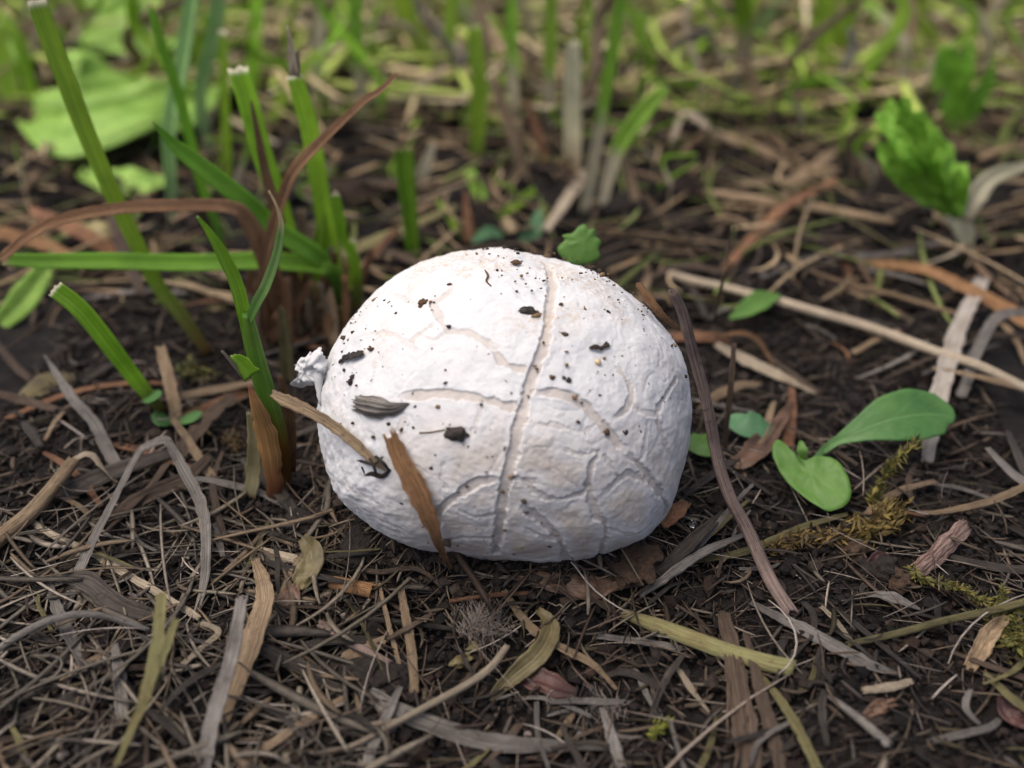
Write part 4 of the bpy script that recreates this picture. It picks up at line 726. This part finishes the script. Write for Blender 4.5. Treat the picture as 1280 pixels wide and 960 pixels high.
# grass and stems behind the puffball, each with its own look
BG = [([(594, 200), (597, 160), (599, 113), (592, 31)], [17, 20, 20, 18], 'blade_bright', 'blurred green blade with a torn pale edge, left of the background stems'),
 ([(646, 170), (643, 130), (640, 69), (640, 0), (641, -50)], [15, 15, 15, 14, 12], 'blade_halfwhite', 'narrow green blade with white foot rising at the top centre'),
 ([(686, 165), (686, 130), (688, 60), (690, -40)], [13, 15, 16, 15], 'blade_halfwhite', 'straight blue-green blade with white foot, right of the top centre'),
 ([(716, 215), (716, 160), (716, 100), (717, 52)], [23, 23, 22, 16], 'blade_whiteish', 'thick cream-white dead stem standing in the background'),
 ([(729, 270), (742, 200), (753, 138), (766, 60), (780, -40)], [14, 16, 15, 14, 12], 'blade_halfwhite', 'long green blade rising from two pale stems behind the puffball'),
 ([(750, 270), (762, 220), (777, 178), (805, 140), (834, 108)], [12, 14, 22, 24, 10], 'blade_halfwhite', 'short bright green blade leaning right from a pale stem'),
 ([(790, 110), (794, 80), (802, 15)], [14, 16, 17], 'blade_halfwhite', 'small blurred green stub with pale foot at the top, right of centre'),
 ([(828, 115), (831, 85), (838, 40)], [14, 15, 13], 'straw_tan', 'small blurred tan stub beside the green stub'),
 ([(660, 232), (640, 165), (615, 95)], [12, 15, 12], 'straw_tan', 'leaning tan stem left of the cream-white stem'),
 ([(684, 212), (672, 165), (656, 125)], [9, 11, 7], 'straw_red', 'thin rusty stem leaning left of the cream-white stem'),
 ([(540, 105), (533, 69), (515, 30), (496, -25)], [16, 24, 26, 24], 'blade_bright', 'wide bright blade leaning left at the top, left of centre'),
 ([(452, 150), (451, 110), (446, 50), (443, -30)], [16, 17, 17, 16], 'blade_halfwhite', 'upright blade with pale foot at the top beside the tuft'),
 ([(520, 245), (530, 212), (541, 180)], [12, 15, 8], 'blade_whiteish', 'short white-tipped shoot right of the cut folded blade'),
 ([(604, 252), (597, 236), (585, 215)], [14, 16, 16], 'blade_bright', 'stubby green cut shoot behind the top of the puffball'),
 ([(620, 272), (645, 255), (669, 236)], [10, 13, 10], 'blade_bright', 'short yellow-green blade lying right of the stubby shoot'),
 ([(576, 300), (562, 272), (546, 250)], [9, 11, 5], 'blade_bright', 'thin curved green sprout just behind the puffball'),
 ([(586, 303), (584, 270), (581, 238)], [13, 12, 3], 'straw_red', 'pointed rusty spike just behind the puffball'),
 ([(800, 270), (788, 225), (778, 180)], [11, 13, 8], 'straw_tan', 'blurred tan stem right of the pale stems'),
 ([(1034, 130), (1032, 90), (1030, 20), (1028, -30)], [18, 27, 28, 24], 'blade_bright', 'wide bright green blade standing at the top right'),
 ([(1020, 130), (1000, 75), (985, 45)], [10, 20, 14], 'blade_bright', 'yellow-green blade leaning left of the wide bright blade'),
 ([(1036, 142), (1050, 95), (1066, 60), (1062, 35)], [11, 12, 12, 8], 'straw_grey', 'bent grey dead stem right of the wide bright blade'),
 ([(966, 162), (950, 120), (928, 72)], [13, 15, 12], 'straw_tan', 'leaning tan stub at the top right'),
 ([(930, 70), (950, 35), (985, -20)], [10, 14, 14], 'blade_blue', 'blurred bluish blade leaning right at the top'),
 ([(316, 140), (318, 80), (322, 10), (324, -20)], [14, 17, 18, 16], 'blade_cut', 'blurred green blade behind the tips of the cut tuft'),
 ([(395, 150), (398, 90), (402, 20), (404, -30)], [14, 15, 14, 12], 'blade_whiteish', 'blurred whitish stem behind the torn-tipped blade'),
 ([(330, 170), (362, 110), (400, 62)], [12, 18, 12], 'blade_bright', 'blurred green blade leaning right behind the tuft'),
 ([(25, 150), (12, 100), (-8, 30)], [24, 30, 24], 'blade_bright', 'blurred green blade at the top of the left edge'),
 ([(262, 200), (250, 120), (268, 40), (275, -30)], [14, 17, 18, 18], 'blade_blue', 'blurred blade crossing behind the bluish-green one'),
]
for p, w_, mt, lb in BG: B(None, 'grass_shoot' if 'blade' in mt else 'dry_stalk', p, w_, mt, .6, lb, 'grass blade' if 'blade' in mt else 'stem', n=26, K=7, jag=.4)

# ------------------------------------------------------------------ leafy plants
def leaf(parent, pts, wpx, mat, up, label=None, cat='leaf', name='leaf', **kw):
    P = [pt(p) for p in pts]; s = px_cm(P[len(P)//2]); kw.setdefault('th', .05); kw.setdefault('n', 36); kw.setdefault('K', 15); kw.setdefault('cup', .15)
    o = put(name, sweep(P, [w_*s/2 for w_ in wpx], up, **kw), mat, parent)
    if not parent: tag(o, label, cat)
    return o
sd_ = empty('seedling', on_ground(1012, 585), 'small green seedling with rounded spoon-shaped leaves right of the puffball', 'seedling')
leaf(sd_, [(1026, 566, .35), (1045, 552, .55), (1075, 538, .75), (1110, 525, .9), (1150, 518, .95), (1180, 519, .9), (1194, 524, .85)], [9, 12, 34, 62, 72, 56, 8], 'leaf_seedling', (-.05, -.55, .85), cup=.1, crinkle=.03)
hl = [(966, 556), (974, 550), (984, 557), (994, 568), (1006, 575), (1020, 570), (1036, 571), (1050, 579), (1060, 596), (1064, 614), (1060, 628), (1048, 636), (1032, 638), (1010, 625), (990, 609), (974, 588), (966, 570)]
def on_plane(px, py, c, n):
    d = ray(px, py); return CAM + d*(((c-CAM)@n)/(d@n))
c0 = on_ground(1014, 604, .45); nn = nrm(np.array([-.1, -.35, .93]))
put('leaf', sheet([on_plane(x, y, c0, nn) for x, y in hl], nn, .05, -.12, .05, 10, 80, True, 3), 'leaf_light', sd_)
leaf(sd_, [(966, 536, .3), (950, 534, .4), (930, 530, .45), (915, 524, .4), (908, 521, .38)], [6, 32, 38, 28, 5], 'leaf_blue', (.1, -.5, .85))
leaf(sd_, [(1006, 577, .3), (1003, 563, .5), (1001, 551, .6)], [5, 15, 4], 'leaf_light', (0, -.9, .4), n=16)
leaf(sd_, [(1012, 590, .1), (1016, 578, .25), (1028, 564, .4)], [6, 7, 8], 'leaf_seedling', (0, -.7, .6), name='stalk', th=.6, n=14, K=7)
leaf(None, [(898, 556, .3), (884, 558, .4), (870, 553, .4), (860, 545, .35)], [5, 28, 32, 16], 'leaf_light', (0, -.6, .8), 'small round green leaf between the puffball and the leaning twig')
leaf(None, [(912, 398, .5), (930, 388, .6), (950, 376, .65), (975, 369, .6)], [4, 22, 28, 5], 'leaf_light', (0, -.6, .8), 'small pointed green leaf above the right of the puffball')
tl = [(697, 312), (706, 300), (703, 294), (716, 291), (722, 284), (731, 280), (736, 287), (744, 286), (745, 296), (752, 302), (748, 312), (750, 322), (735, 330), (712, 330)]
c1 = on_y(725, 306, 2.9); nn = nrm(np.array([.1, -.85, .5]))
o = put('lobed_leaf', sheet([on_plane(x, y, c1, nn) for x, y in tl], nn, .05, .08, .03, 8, 80, True, 4), 'leaf_light'); tag(o, 'lobed green leaf peeking over the top of the puffball', 'leaf')
leaf(None, [(650, 300, .1), (668, 288, .4), (672, 270, .7), (676, 262, .8)], [8, 20, 14, 3], 'leaf_blue', (0, -.9, .5), 'small pale bluish leaf behind the top of the puffball')
leaf(None, [(590, 302, .2), (612, 290, .3), (628, 296, .2)], [6, 16, 4], 'leaf_blue', (0, -.8, .5), 'small dull green leaf between the stubby shoot and the puffball')
# broad leaved plant, upper left
t = empty('broad_leaf_plant', on_ground(215, 120), 'blurred plant with broad ribbed pale green leaves, upper left', 'plant')
leaf(t, [(250, 95, .2), (205, 108, 1.2), (155, 118, 1.7), (95, 128, 1.6), (40, 138, 1.0)], [40, 160, 190, 160, 50], 'leaf_broad', (.05, -.55, .85), cup=.1, crinkle=.2, edge=.08, rib=(.035, 5), K=41)
leaf(t, [(230, 60, .2), (190, 45, 1.3), (140, 40, 1.6), (90, 45, 1.2)], [30, 95, 110, 30], 'leaf_broad', (0, -.5, .85), cup=.2, crinkle=.18, rib=(.05, 4), K=31)
leaf(t, [(100, 215, .1), (160, 230, .3), (215, 228, .2)], [20, 52, 14], 'leaf_broad', (0, -.4, .9), crinkle=.2, K=15)
leaf(t, [(60, 110, .2), (25, 95, 1.2), (0, 70, 1.8), (-30, 40, 2.0)], [20, 46, 44, 14], 'leaf_broad', (.2, -.8, .6), crinkle=.2, K=15)
leaf(t, [(255, 20, .3), (215, 0, 1.2), (150, -15, 1.6), (90, -10, 1.4)], [30, 70, 80, 30], 'leaf_broad', (0, -.6, .8), crinkle=.2, rib=(.05, 4), K=25)
leaf(t, [(75, 285, .1), (120, 290, .3), (175, 282, .2)], [14, 34, 10], 'leaf_yellow', (0, -.4, .9), crinkle=.2, K=15)
# curled lettuce-like plant, upper right
t = empty('curled_leaf_plant', on_ground(1207, 318), 'young plant with curled crinkled bright green leaf and whitish stalk, upper right', 'plant')
kw = dict(crinkle=.32, edge=.28, n=44, K=19, th=.05)
B(t, 'stalk', [(1208, 322), (1204, 290), (1192, 262)], [14, 26, 34], 'blade_whiteish', .1, fold=.3)
y0 = on_ground(1207, 318)[1]
rl = np.random.default_rng(91)
for k, (tx, ty) in enumerate([(1096, 142), (1110, 126), (1130, 122), (1148, 138), (1168, 160), (1188, 188), (1098, 178), (1120, 168), (1146, 182), (1130, 205), (1204, 205)]):
    bx, by = 1196+rl.uniform(-4, 4), 270; mx, my = (bx+tx)/2+rl.uniform(-12, 4), (by+ty)/2+rl.uniform(0, 14); dz = rl.uniform(-.5, 1.1)
    P = [on_y(bx, by, y0), on_y((bx+mx)/2, (by+my)/2+4, y0+dz*.3), on_y(mx, my, y0+dz*.6), on_y((mx+tx)/2-2, (my+ty)/2, y0+dz), on_y(tx, ty, y0+dz+rl.uniform(-.3, .5))]
    B(t, 'leaf', None, [7, 17, 28, 34, 10], 'leaf_crinkled', P=P, up=(rl.uniform(-1, .6), -1, rl.uniform(.1, .6)), cup=rl.uniform(.1, .5), fold=0, jag=.4, crinkle=.3, edge=.42, n=34, K=13, th=.05)
B(t, 'lower_leaf', None, [16, 26, 20, 8], 'blade_whiteish', P=[on_y(1206, 275, y0), on_y(1218, 248, y0+.3), on_y(1240, 222, y0+.6), on_y(1290, 205, y0+.9)], up=(0, -.8, .6))
t = empty('leafy_sprout', on_ground(1195, 170), 'small bright green sprout with two upright leaves, behind the curled leaf', 'plant'); y0 = on_ground(1195, 170)[1]
B(t, 'leaf', None, [14, 34, 44, 20], 'leaf_crinkled', P=[on_y(1198, 168, y0), on_y(1190, 130, y0), on_y(1184, 90, y0), on_y(1180, 58, y0)], up=(-.2, -1, .2), crinkle=.15, cup=.3)
B(t, 'leaf', None, [12, 26, 26, 8], 'leaf_crinkled', P=[on_y(1200, 168, y0), on_y(1214, 130, y0), on_y(1228, 105, y0), on_y(1240, 78, y0)], up=(.3, -1, .2), crinkle=.15, cup=.3)
B(t, 'leaf', None, [10, 20, 24, 10], 'leaf_crinkled', P=[on_y(1198, 165, y0+.5), on_y(1200, 120, y0+.6), on_y(1205, 80, y0+.7), on_y(1212, 52, y0+.8)], up=(0, -1, .2), crinkle=.15, cup=.3)

# ------------------------------------------------------------------ moss, fluff, clods, dew
def moss(label, pts, nleaf, llen, cols, seed, spread=.05):
    r = np.random.default_rng(seed); Q = crom([pt(p) for p in pts], nleaf); Vs, Fs, Cs, k = [], [], [], 0
    T = nrm(np.gradient(Q, axis=0))
    g = sweep(Q[::max(1, nleaf//8)], [.022, .018, .012], (0, -1, .5), 14, 6, .9, tube=True, hollow=False); Vs.append(g[0]); Fs += [list(f) for f in g[1]]; Cs.append(np.repeat(np.array([cols[0]]), len(g[0]), 0)); k = len(g[0])
    for i in range(nleaf):
        for _ in range(3):
            d = nrm(T[i]*.8 + r.normal(size=3)*.75); s = nrm(np.cross(d, r.normal(size=3))); u = np.cross(d, s); L = llen*r.uniform(.5, 1.2); w_ = L*.16
            c = Q[i] + r.normal(size=3)*spread
            Vs.append(np.array([c, c+d*L*.4+s*w_, c+d*L*.45+u*w_*.5, c+d*L*.4-s*w_, c+d*L*.4-u*w_*.2, c+d*L+u*.15*L])); 
            Fs += [[k+a for a in f] for f in ([0, 1, 2], [0, 2, 3], [0, 3, 4], [0, 4, 1], [5, 2, 1], [5, 3, 2], [5, 4, 3], [5, 1, 4])]; k += 6
            Cs.append(np.repeat((np.array(cols[r.integers(len(cols))])*r.uniform(.7, 1.3))[None], 6, 0))
    o = put('moss', (np.vstack(Vs), Fs, None, np.vstack(Cs)), 'moss', smooth=False); return tag(o, label, 'moss')
YM = [(.15, .11, .035), (.19, .14, .04), (.10, .07, .025)]; GM = [(.10, .10, .03), (.15, .14, .035), (.19, .16, .045)]
moss('upright yellow-green moss strand below the big seedling leaf', [(1092, 632, .1), (1100, 605, .5), (1115, 580, .9), (1146, 552, 1.3)], 60, .2, GM, 1, .02)
moss('bushy golden moss clump below the seedling', [(1060, 668, .1), (1085, 662, .2), (1105, 650, .35), (1118, 640, .3)], 120, .26, YM, 2, .09)
moss('brownish golden moss trailing left of the bushy clump', [(960, 688, .1), (1000, 675, .15), (1050, 670, .15)], 80, .18, [(.13, .09, .03), (.18, .12, .04), (.08, .055, .025)], 3, .07)
moss('long thin olive moss strand near the right edge', [(1140, 708, .15), (1150, 722, .2), (1184, 731, .22), (1215, 744, .25), (1246, 757, .3), (1275, 762, .3)], 90, .15, GM, 4, .018)
moss('olive moss sprig crossing the long moss strand', [(1252, 772, .2), (1254, 752, .35), (1253, 735, .5)], 24, .14, GM, 5, .015)
moss('green-gold moss cushion at the right edge', [(1245, 775, .05), (1262, 790, .15), (1285, 800, .15), (1270, 812, .1)], 150, .2, GM, 6, .12)
moss('tiny green moss sprig on the soil at the bottom', [(815, 922, .08), (822, 910, .12), (834, 904, .15)], 22, .14, [(.15, .17, .03), (.2, .2, .04)], 7, .03)
moss('small dull moss patch left of the green shoot', [(225, 470, .1), (240, 462, .15), (255, 470, .1)], 50, .2, [(.09, .10, .03), (.12, .11, .03)], 8, .1)
moss('dark moss strand under the green shoot', [(282, 540, .2), (292, 552, .2), (300, 560, .1)], 30, .14, [(.08, .06, .03), (.12, .08, .03)], 9, .08)
def fluff(label, px, py, lift, n, L0, seed, dirs, husk=True):
    r = np.random.default_rng(seed); c = on_ground(px, py, lift); t = empty('seed_fluff', on_ground(px, py, 0), label, 'fluff'); gs = []
    for _ in range(n):
        d = nrm(np.array(dirs[r.integers(len(dirs))]) + r.normal(size=3)*.28); p0 = c + r.normal(size=3)*np.array([.16, .14, .06]); L = L0*r.uniform(.5, 1.25); b_ = r.normal(size=3)*.08*L
        gs.append(sweep([p0, p0+d*L*.5+b_, p0+d*L], [.0045, .004, .002], (0, -1, .3), 5, 3, 1.0, tube=True, hollow=False))
    put('hairs', join(gs), 'hair', t)
    if husk:
        for (a, b_), (lx, ly) in (((575, 826), (30, 24)), ((598, 806), (20, 12))):
            g = lump(on_ground(a, b_, .06), .16, .6, 3, a, (1.1, .6, .3), .6); put('husk', g, 'leaf_olive', t)
fluff('tuft of silvery seed fluff on the soil in front of the puffball', 600, 785, .12, 330, .36, 41, [(-.5, .5, .6), (.3, -.4, .5), (.6, .1, .5), (-.2, .9, .7), (.2, -.8, .3)])
fluff('small wisp of white fluff near the bottom, right of centre', 762, 886, .08, 60, .28, 42, [(.6, .2, .4), (-.5, .5, .4), (-.1, -1, .1)], False)
for lb, px, py, s, st, mt in [('brown knobbly clod left of the pinkish bark strip', 1122, 728, .2, (1.2, 1, .8), 'clod_tan'), ('grey soil clod beside the bark strip', 1098, 712, .22, (1.3, 1, .7), 'clod'), ('rusty round clod under the golden moss clump', 1070, 690, .16, (1.3, 1, .8), 'clod_tan'),
  ('large dark clod lying behind the puffball', 784, 268, .42, (1.2, 1, .9), 'clod'), ('flat grey clod below the purple-brown twig', 470, 850, .3, (1.7, 1, .45), 'clod'), ('reddish clod under the right of the puffball', 775, 712, .26, (1.9, 1, .5), 'clod_tan'),
  ('dark lump of earth left of the puffball foot', 455, 685, .3, (1.4, 1, .6), 'clod'), ('dark lump of earth at the foot of the shoot', 380, 655, .26, (1.3, 1, .7), 'clod'),
  ('brown mound of litter and earth at the lower right of the puffball', 800, 695, .34, (1.6, 1, .5), 'clod_tan')]:
    p = on_ground(px, py, 0); tag(put('clod', lump(p+np.array([0, 0, s*.2]), s, .45, 4, px, st, px*.1), mt), lb, 'clod')
for lb, px, py, s in [('tiny pale pebble in the bottom left corner', 79, 945, .07), ('tiny grey pebble at the left of the purple-brown twig', 431, 770, .06), ('tiny pale pebble below the bent brown blade', 430, 770+70, .045), ('tiny grey pebble at the bottom centre', 660, 918, .05)]:
    tag(put('pebble', lump(on_ground(px, py, .03), s, .2, 2, px, (1.2, 1, .8)), 'pebble'), lb, 'pebble')
for lb, px, py, s in [('clear dew drop beside the thin tan stalk at the lower right', 1131, 794, .055), ('clear dew drop among the straws at the lower right of the puffball', 866, 655, .06), ('clear dew drop at the foot of the puffball, lower right', 793, 672, .05)]:
    lift = .12 if px > 1000 else .5 if px > 850 else .4
    tag(put('dew_drop', lump(on_ground(px, py, lift), s, .03, 3, px), 'dew'), lb, 'dew drop')
leaf(None, [(372, 735, .1), (385, 712, .3), (390, 690, .4), (378, 672, .4)], [18, 32, 32, 14], 'leaf_olive', (-.2, -.8, .6), 'dark olive leaf scrap standing below the shoot', 'leaf', 'leaf_scrap', crinkle=.2, edge=.15)
leaf(None, [(345, 772, .08), (358, 755, .15), (368, 732, .2)], [20, 38, 14], 'leaf_brown', (-.2, -.6, .8), 'crumpled dark brown leaf right of the bent brown blade', 'leaf', 'leaf_scrap', crinkle=.3)
leaf(None, [(1255, 870, .1), (1265, 890, .15), (1290, 905, .1)], [20, 34, 20], 'leaf_red', (0, -.5, .8), 'dark wine-red leaf scrap at the lower right edge', 'leaf', 'leaf_scrap', crinkle=.3)
leaf(None, [(1080, 895, .08), (1098, 884, .14), (1120, 878, .08)], [8, 20, 8], 'leaf_brown', (0, -.5, .8), 'crinkled brown leaf below the cream chip', 'leaf', 'leaf_scrap', crinkle=.4)
leaf(None, [(1082, 712, .08), (1100, 700, .14), (1120, 706, .08)], [8, 24, 8], 'leaf_red', (0, -.6, .8), 'dark red leaf scrap above the brown knobbly clod', 'leaf', 'leaf_scrap', crinkle=.3)

LAND = [('the forked stalk', 185, 850), ('the folded grey straw', 215, 640), ('the thick tan stub', 40, 640), ('the bent brown blade', 315, 800), ('the orange-brown stub', 440, 735), ('the seed fluff', 600, 785),
 ('the long pale root', 520, 890), ('the olive curled leaf', 660, 820), ('the wine-red leaf', 690, 860), ('the yellow-green stem', 890, 808), ('the wide dark straw', 925, 880), ('the split pale straw', 1050, 812), ('the cream chip', 1110, 858),
 ('the bark strip', 1175, 690), ('the moss cushion', 1262, 790), ('the curled tan leaf', 1235, 800), ('the seedling', 1030, 580), ('the golden moss', 1095, 655), ('the leaning twig', 930, 660), ('the whitish straw', 1185, 460), ('the long sloping straw', 1040, 395),
 ('the curled green plant', 1207, 318), ('the rusty red stalk', 977, 261), ('the cut folded blade', 516, 330), ('the grass tuft', 390, 410), ('the longest leaning blade', 255, 440), ('the broad-leaved plant', 170, 140), ('the short cut sprout', 200, 515), ('the green shoot', 345, 620),
 ('the pale stems', 740, 265), ('the cream-white stem', 716, 215), ('the wide bright blade', 1032, 130), ('the leafy sprout', 1195, 170), ('the thick tan stalk', 640, 60), ('the elbowed grey stalk', 550, 80), ('the blurred green stub', 795, 95), ('the small moss patch', 240, 466)]
LANDP = np.array([on_ground(a, b_)[:2] for _, a, b_ in LAND])
def near_what(x, y):
    d = np.array([x, y])-LANDP; k = int(np.argmin((d**2).sum(1))); dx, dy = d[k]
    side = 'right of' if dx > abs(dy) else 'left of' if -dx > abs(dy) else 'behind' if dy > 0 else 'in front of'
    dd = math.hypot(dx, dy); return ('just ' if dd < 1.1 else 'well ' if dd > 3 else '') + side + ' ' + LAND[k][0]
TONE = {'straw_tan': 'tan', 'straw_grey': 'grey', 'straw_brown': 'brown', 'straw_dark': 'dark', 'straw_olive': 'olive', 'straw_red': 'rusty', 'straw_pale': 'pale', 'blade_bright': 'bright green', 'blade_halfwhite': 'green and white', 'blade_blue': 'bluish green'}
# ------------------------------------------------------------------ loose scraps: built once per kind, then copied
def scraps(count, kinds, region, name, label, group, seed, smin, smax, cat, zl=.08, stand=0.0, avoid=2.6):
    r = np.random.default_rng(seed); protos = []
    for k, mt in enumerate(kinds):
        for v in range(3):
            c = r.normal()*.25; P = [(-.5, 0, 0), (-.17, c*.3, .03), (.17, c*.35+r.normal()*.03, .03), (.5, 0, 0)] if not stand else [(0, 0, 0), (r.normal()*.05, 0, .35), (r.normal()*.16, r.normal()*.06, .7), (r.normal()*.3, r.normal()*.1, 1.0)]
            wd = r.uniform(.022, .06) if not stand else r.uniform(.022, .045)
            g = sweep(P, [wd*.7, wd, wd*.9, wd*.5], (0, -.2, 1) if not stand else (r.normal()*.4, -1, .2), 14, 6, .3, fold=r.uniform(0, .35), ridge=.07, jag=.6, edge=.2, wob=.02, seed=int(r.integers(1 << 20)))
            me_ = mesh(name, *g[:3]); me_.materials.append(M[mt]); protos.append((me_, TONE[mt]))
    i = 0
    while i < count:
        x, y = r.uniform(*region[:2]), r.uniform(*region[2:])
        if math.hypot(x, y) < avoid: continue
        if stand and abs(x) > 26/47*(y+15)+4: continue
        pm, tone = protos[int(r.integers(len(protos)))]; o = bpy.data.objects.new(name, pm); C.objects.link(o); s = float(r.uniform(smin, smax))
        o.scale = (s*r.uniform(.6, 1.3), s, s); a = r.uniform(0, 6.283)
        o.rotation_euler = (r.normal()*.25, r.normal()*.1, a) if not stand else (r.normal()*.16, r.normal()*.2, r.normal()*.7)
        if smax == 7: o.scale = (o.scale[0], s*.5, s*.5)
        if stand: o.scale = (s*1.1, s*1.1, s)
        o.location = (x, y, float(H(x, y))+(abs(r.normal())*zl+.03 if not stand else -.1)); tag(o, label.replace('@', ('long ' if s > (smin+smax)/2 else 'short ')+tone) + ' ' + near_what(x, y), cat, group); i += 1
scraps(150, ['straw_grey', 'straw_grey', 'straw_brown', 'straw_dark', 'straw_olive', 'straw_dark', 'straw_dark'], (-7.5, 7.5, -6.6, -1), 'dry_grass_scrap', '@ grass scrap', 'dry grass scraps in the front litter', 51, .6, 1.6, 'grass scrap')
scraps(90, ['straw_tan', 'straw_grey', 'straw_brown', 'straw_dark', 'straw_red'], (-11, 11, -1, 8), 'dry_grass_scrap', '@ grass scrap lying', 'dry grass scraps beside the puffball', 52, 1.2, 3.0, 'grass scrap', avoid=3.5)
scraps(90, ['straw_tan', 'straw_brown', 'straw_pale', 'straw_tan', 'straw_olive'], (-22, 22, 8, 32), 'blurred_straw', '@ blurred straw lying', 'blurred straws in the background', 53, 3, 7, 'straw', .2)
scraps(230, ['blade_bright', 'blade_bright', 'blade_halfwhite', 'blade_bright', 'straw_tan', 'straw_pale'], (-24, 24, 17, 40), 'background_shoot', '@ blurred blade', 'blurred grass blades at the top', 54, 3.0, 6.5, 'grass blade', stand=1)
scraps(40, ['straw_tan', 'straw_brown', 'blade_halfwhite', 'blade_bright'], (-16, 16, 10, 20), 'grass_stub', '@ blurred stub standing', 'blurred grass stubs', 55, 1.2, 2.6, 'grass stub', stand=1)
# grass beyond the reach of the camera frame, one mass
r = np.random.default_rng(60); gs = []
for _ in range(1100):
    x, y = r.uniform(-60, 60), r.uniform(31, 85); h = r.uniform(3, 8); dx, dy = r.normal(size=2)*1.4
    gs.append(sweep([(x, y, -.1), (x+dx*.3, y+dy*.3, h*.55), (x+dx, y+dy, h)], [.12, .15, .04], (r.normal(), -1, .2), 6, 3, .2))
o = put('distant_grass', join(gs), 'blade_bright'); tag(o, 'mass of green grass beyond the background litter', 'grass', kind='stuff')

# copies whose label is still the same are told apart by their order in the photo
ORD = ['first', 'second', 'third', 'fourth', 'fifth', 'sixth', 'seventh', 'eighth', 'ninth', 'tenth', 'eleventh', 'twelfth', 'thirteenth', 'fourteenth']
by = {}
for o in C.objects:
    if 'group' in o and 'label' in o: by.setdefault(o['label'], []).append(o)
for lb, os_ in by.items():
    if len(os_) < 2: continue
    os_.sort(key=lambda o: o.location.x/(o.location.y-CAM[1]))
    for k, o in enumerate(os_):
        o['label'] = lb + (', the left one' if k == 0 else ', the right one') if len(os_) == 2 else lb + ', ' + (ORD[k] if k < len(ORD) else 'rightmost') + ' from left'
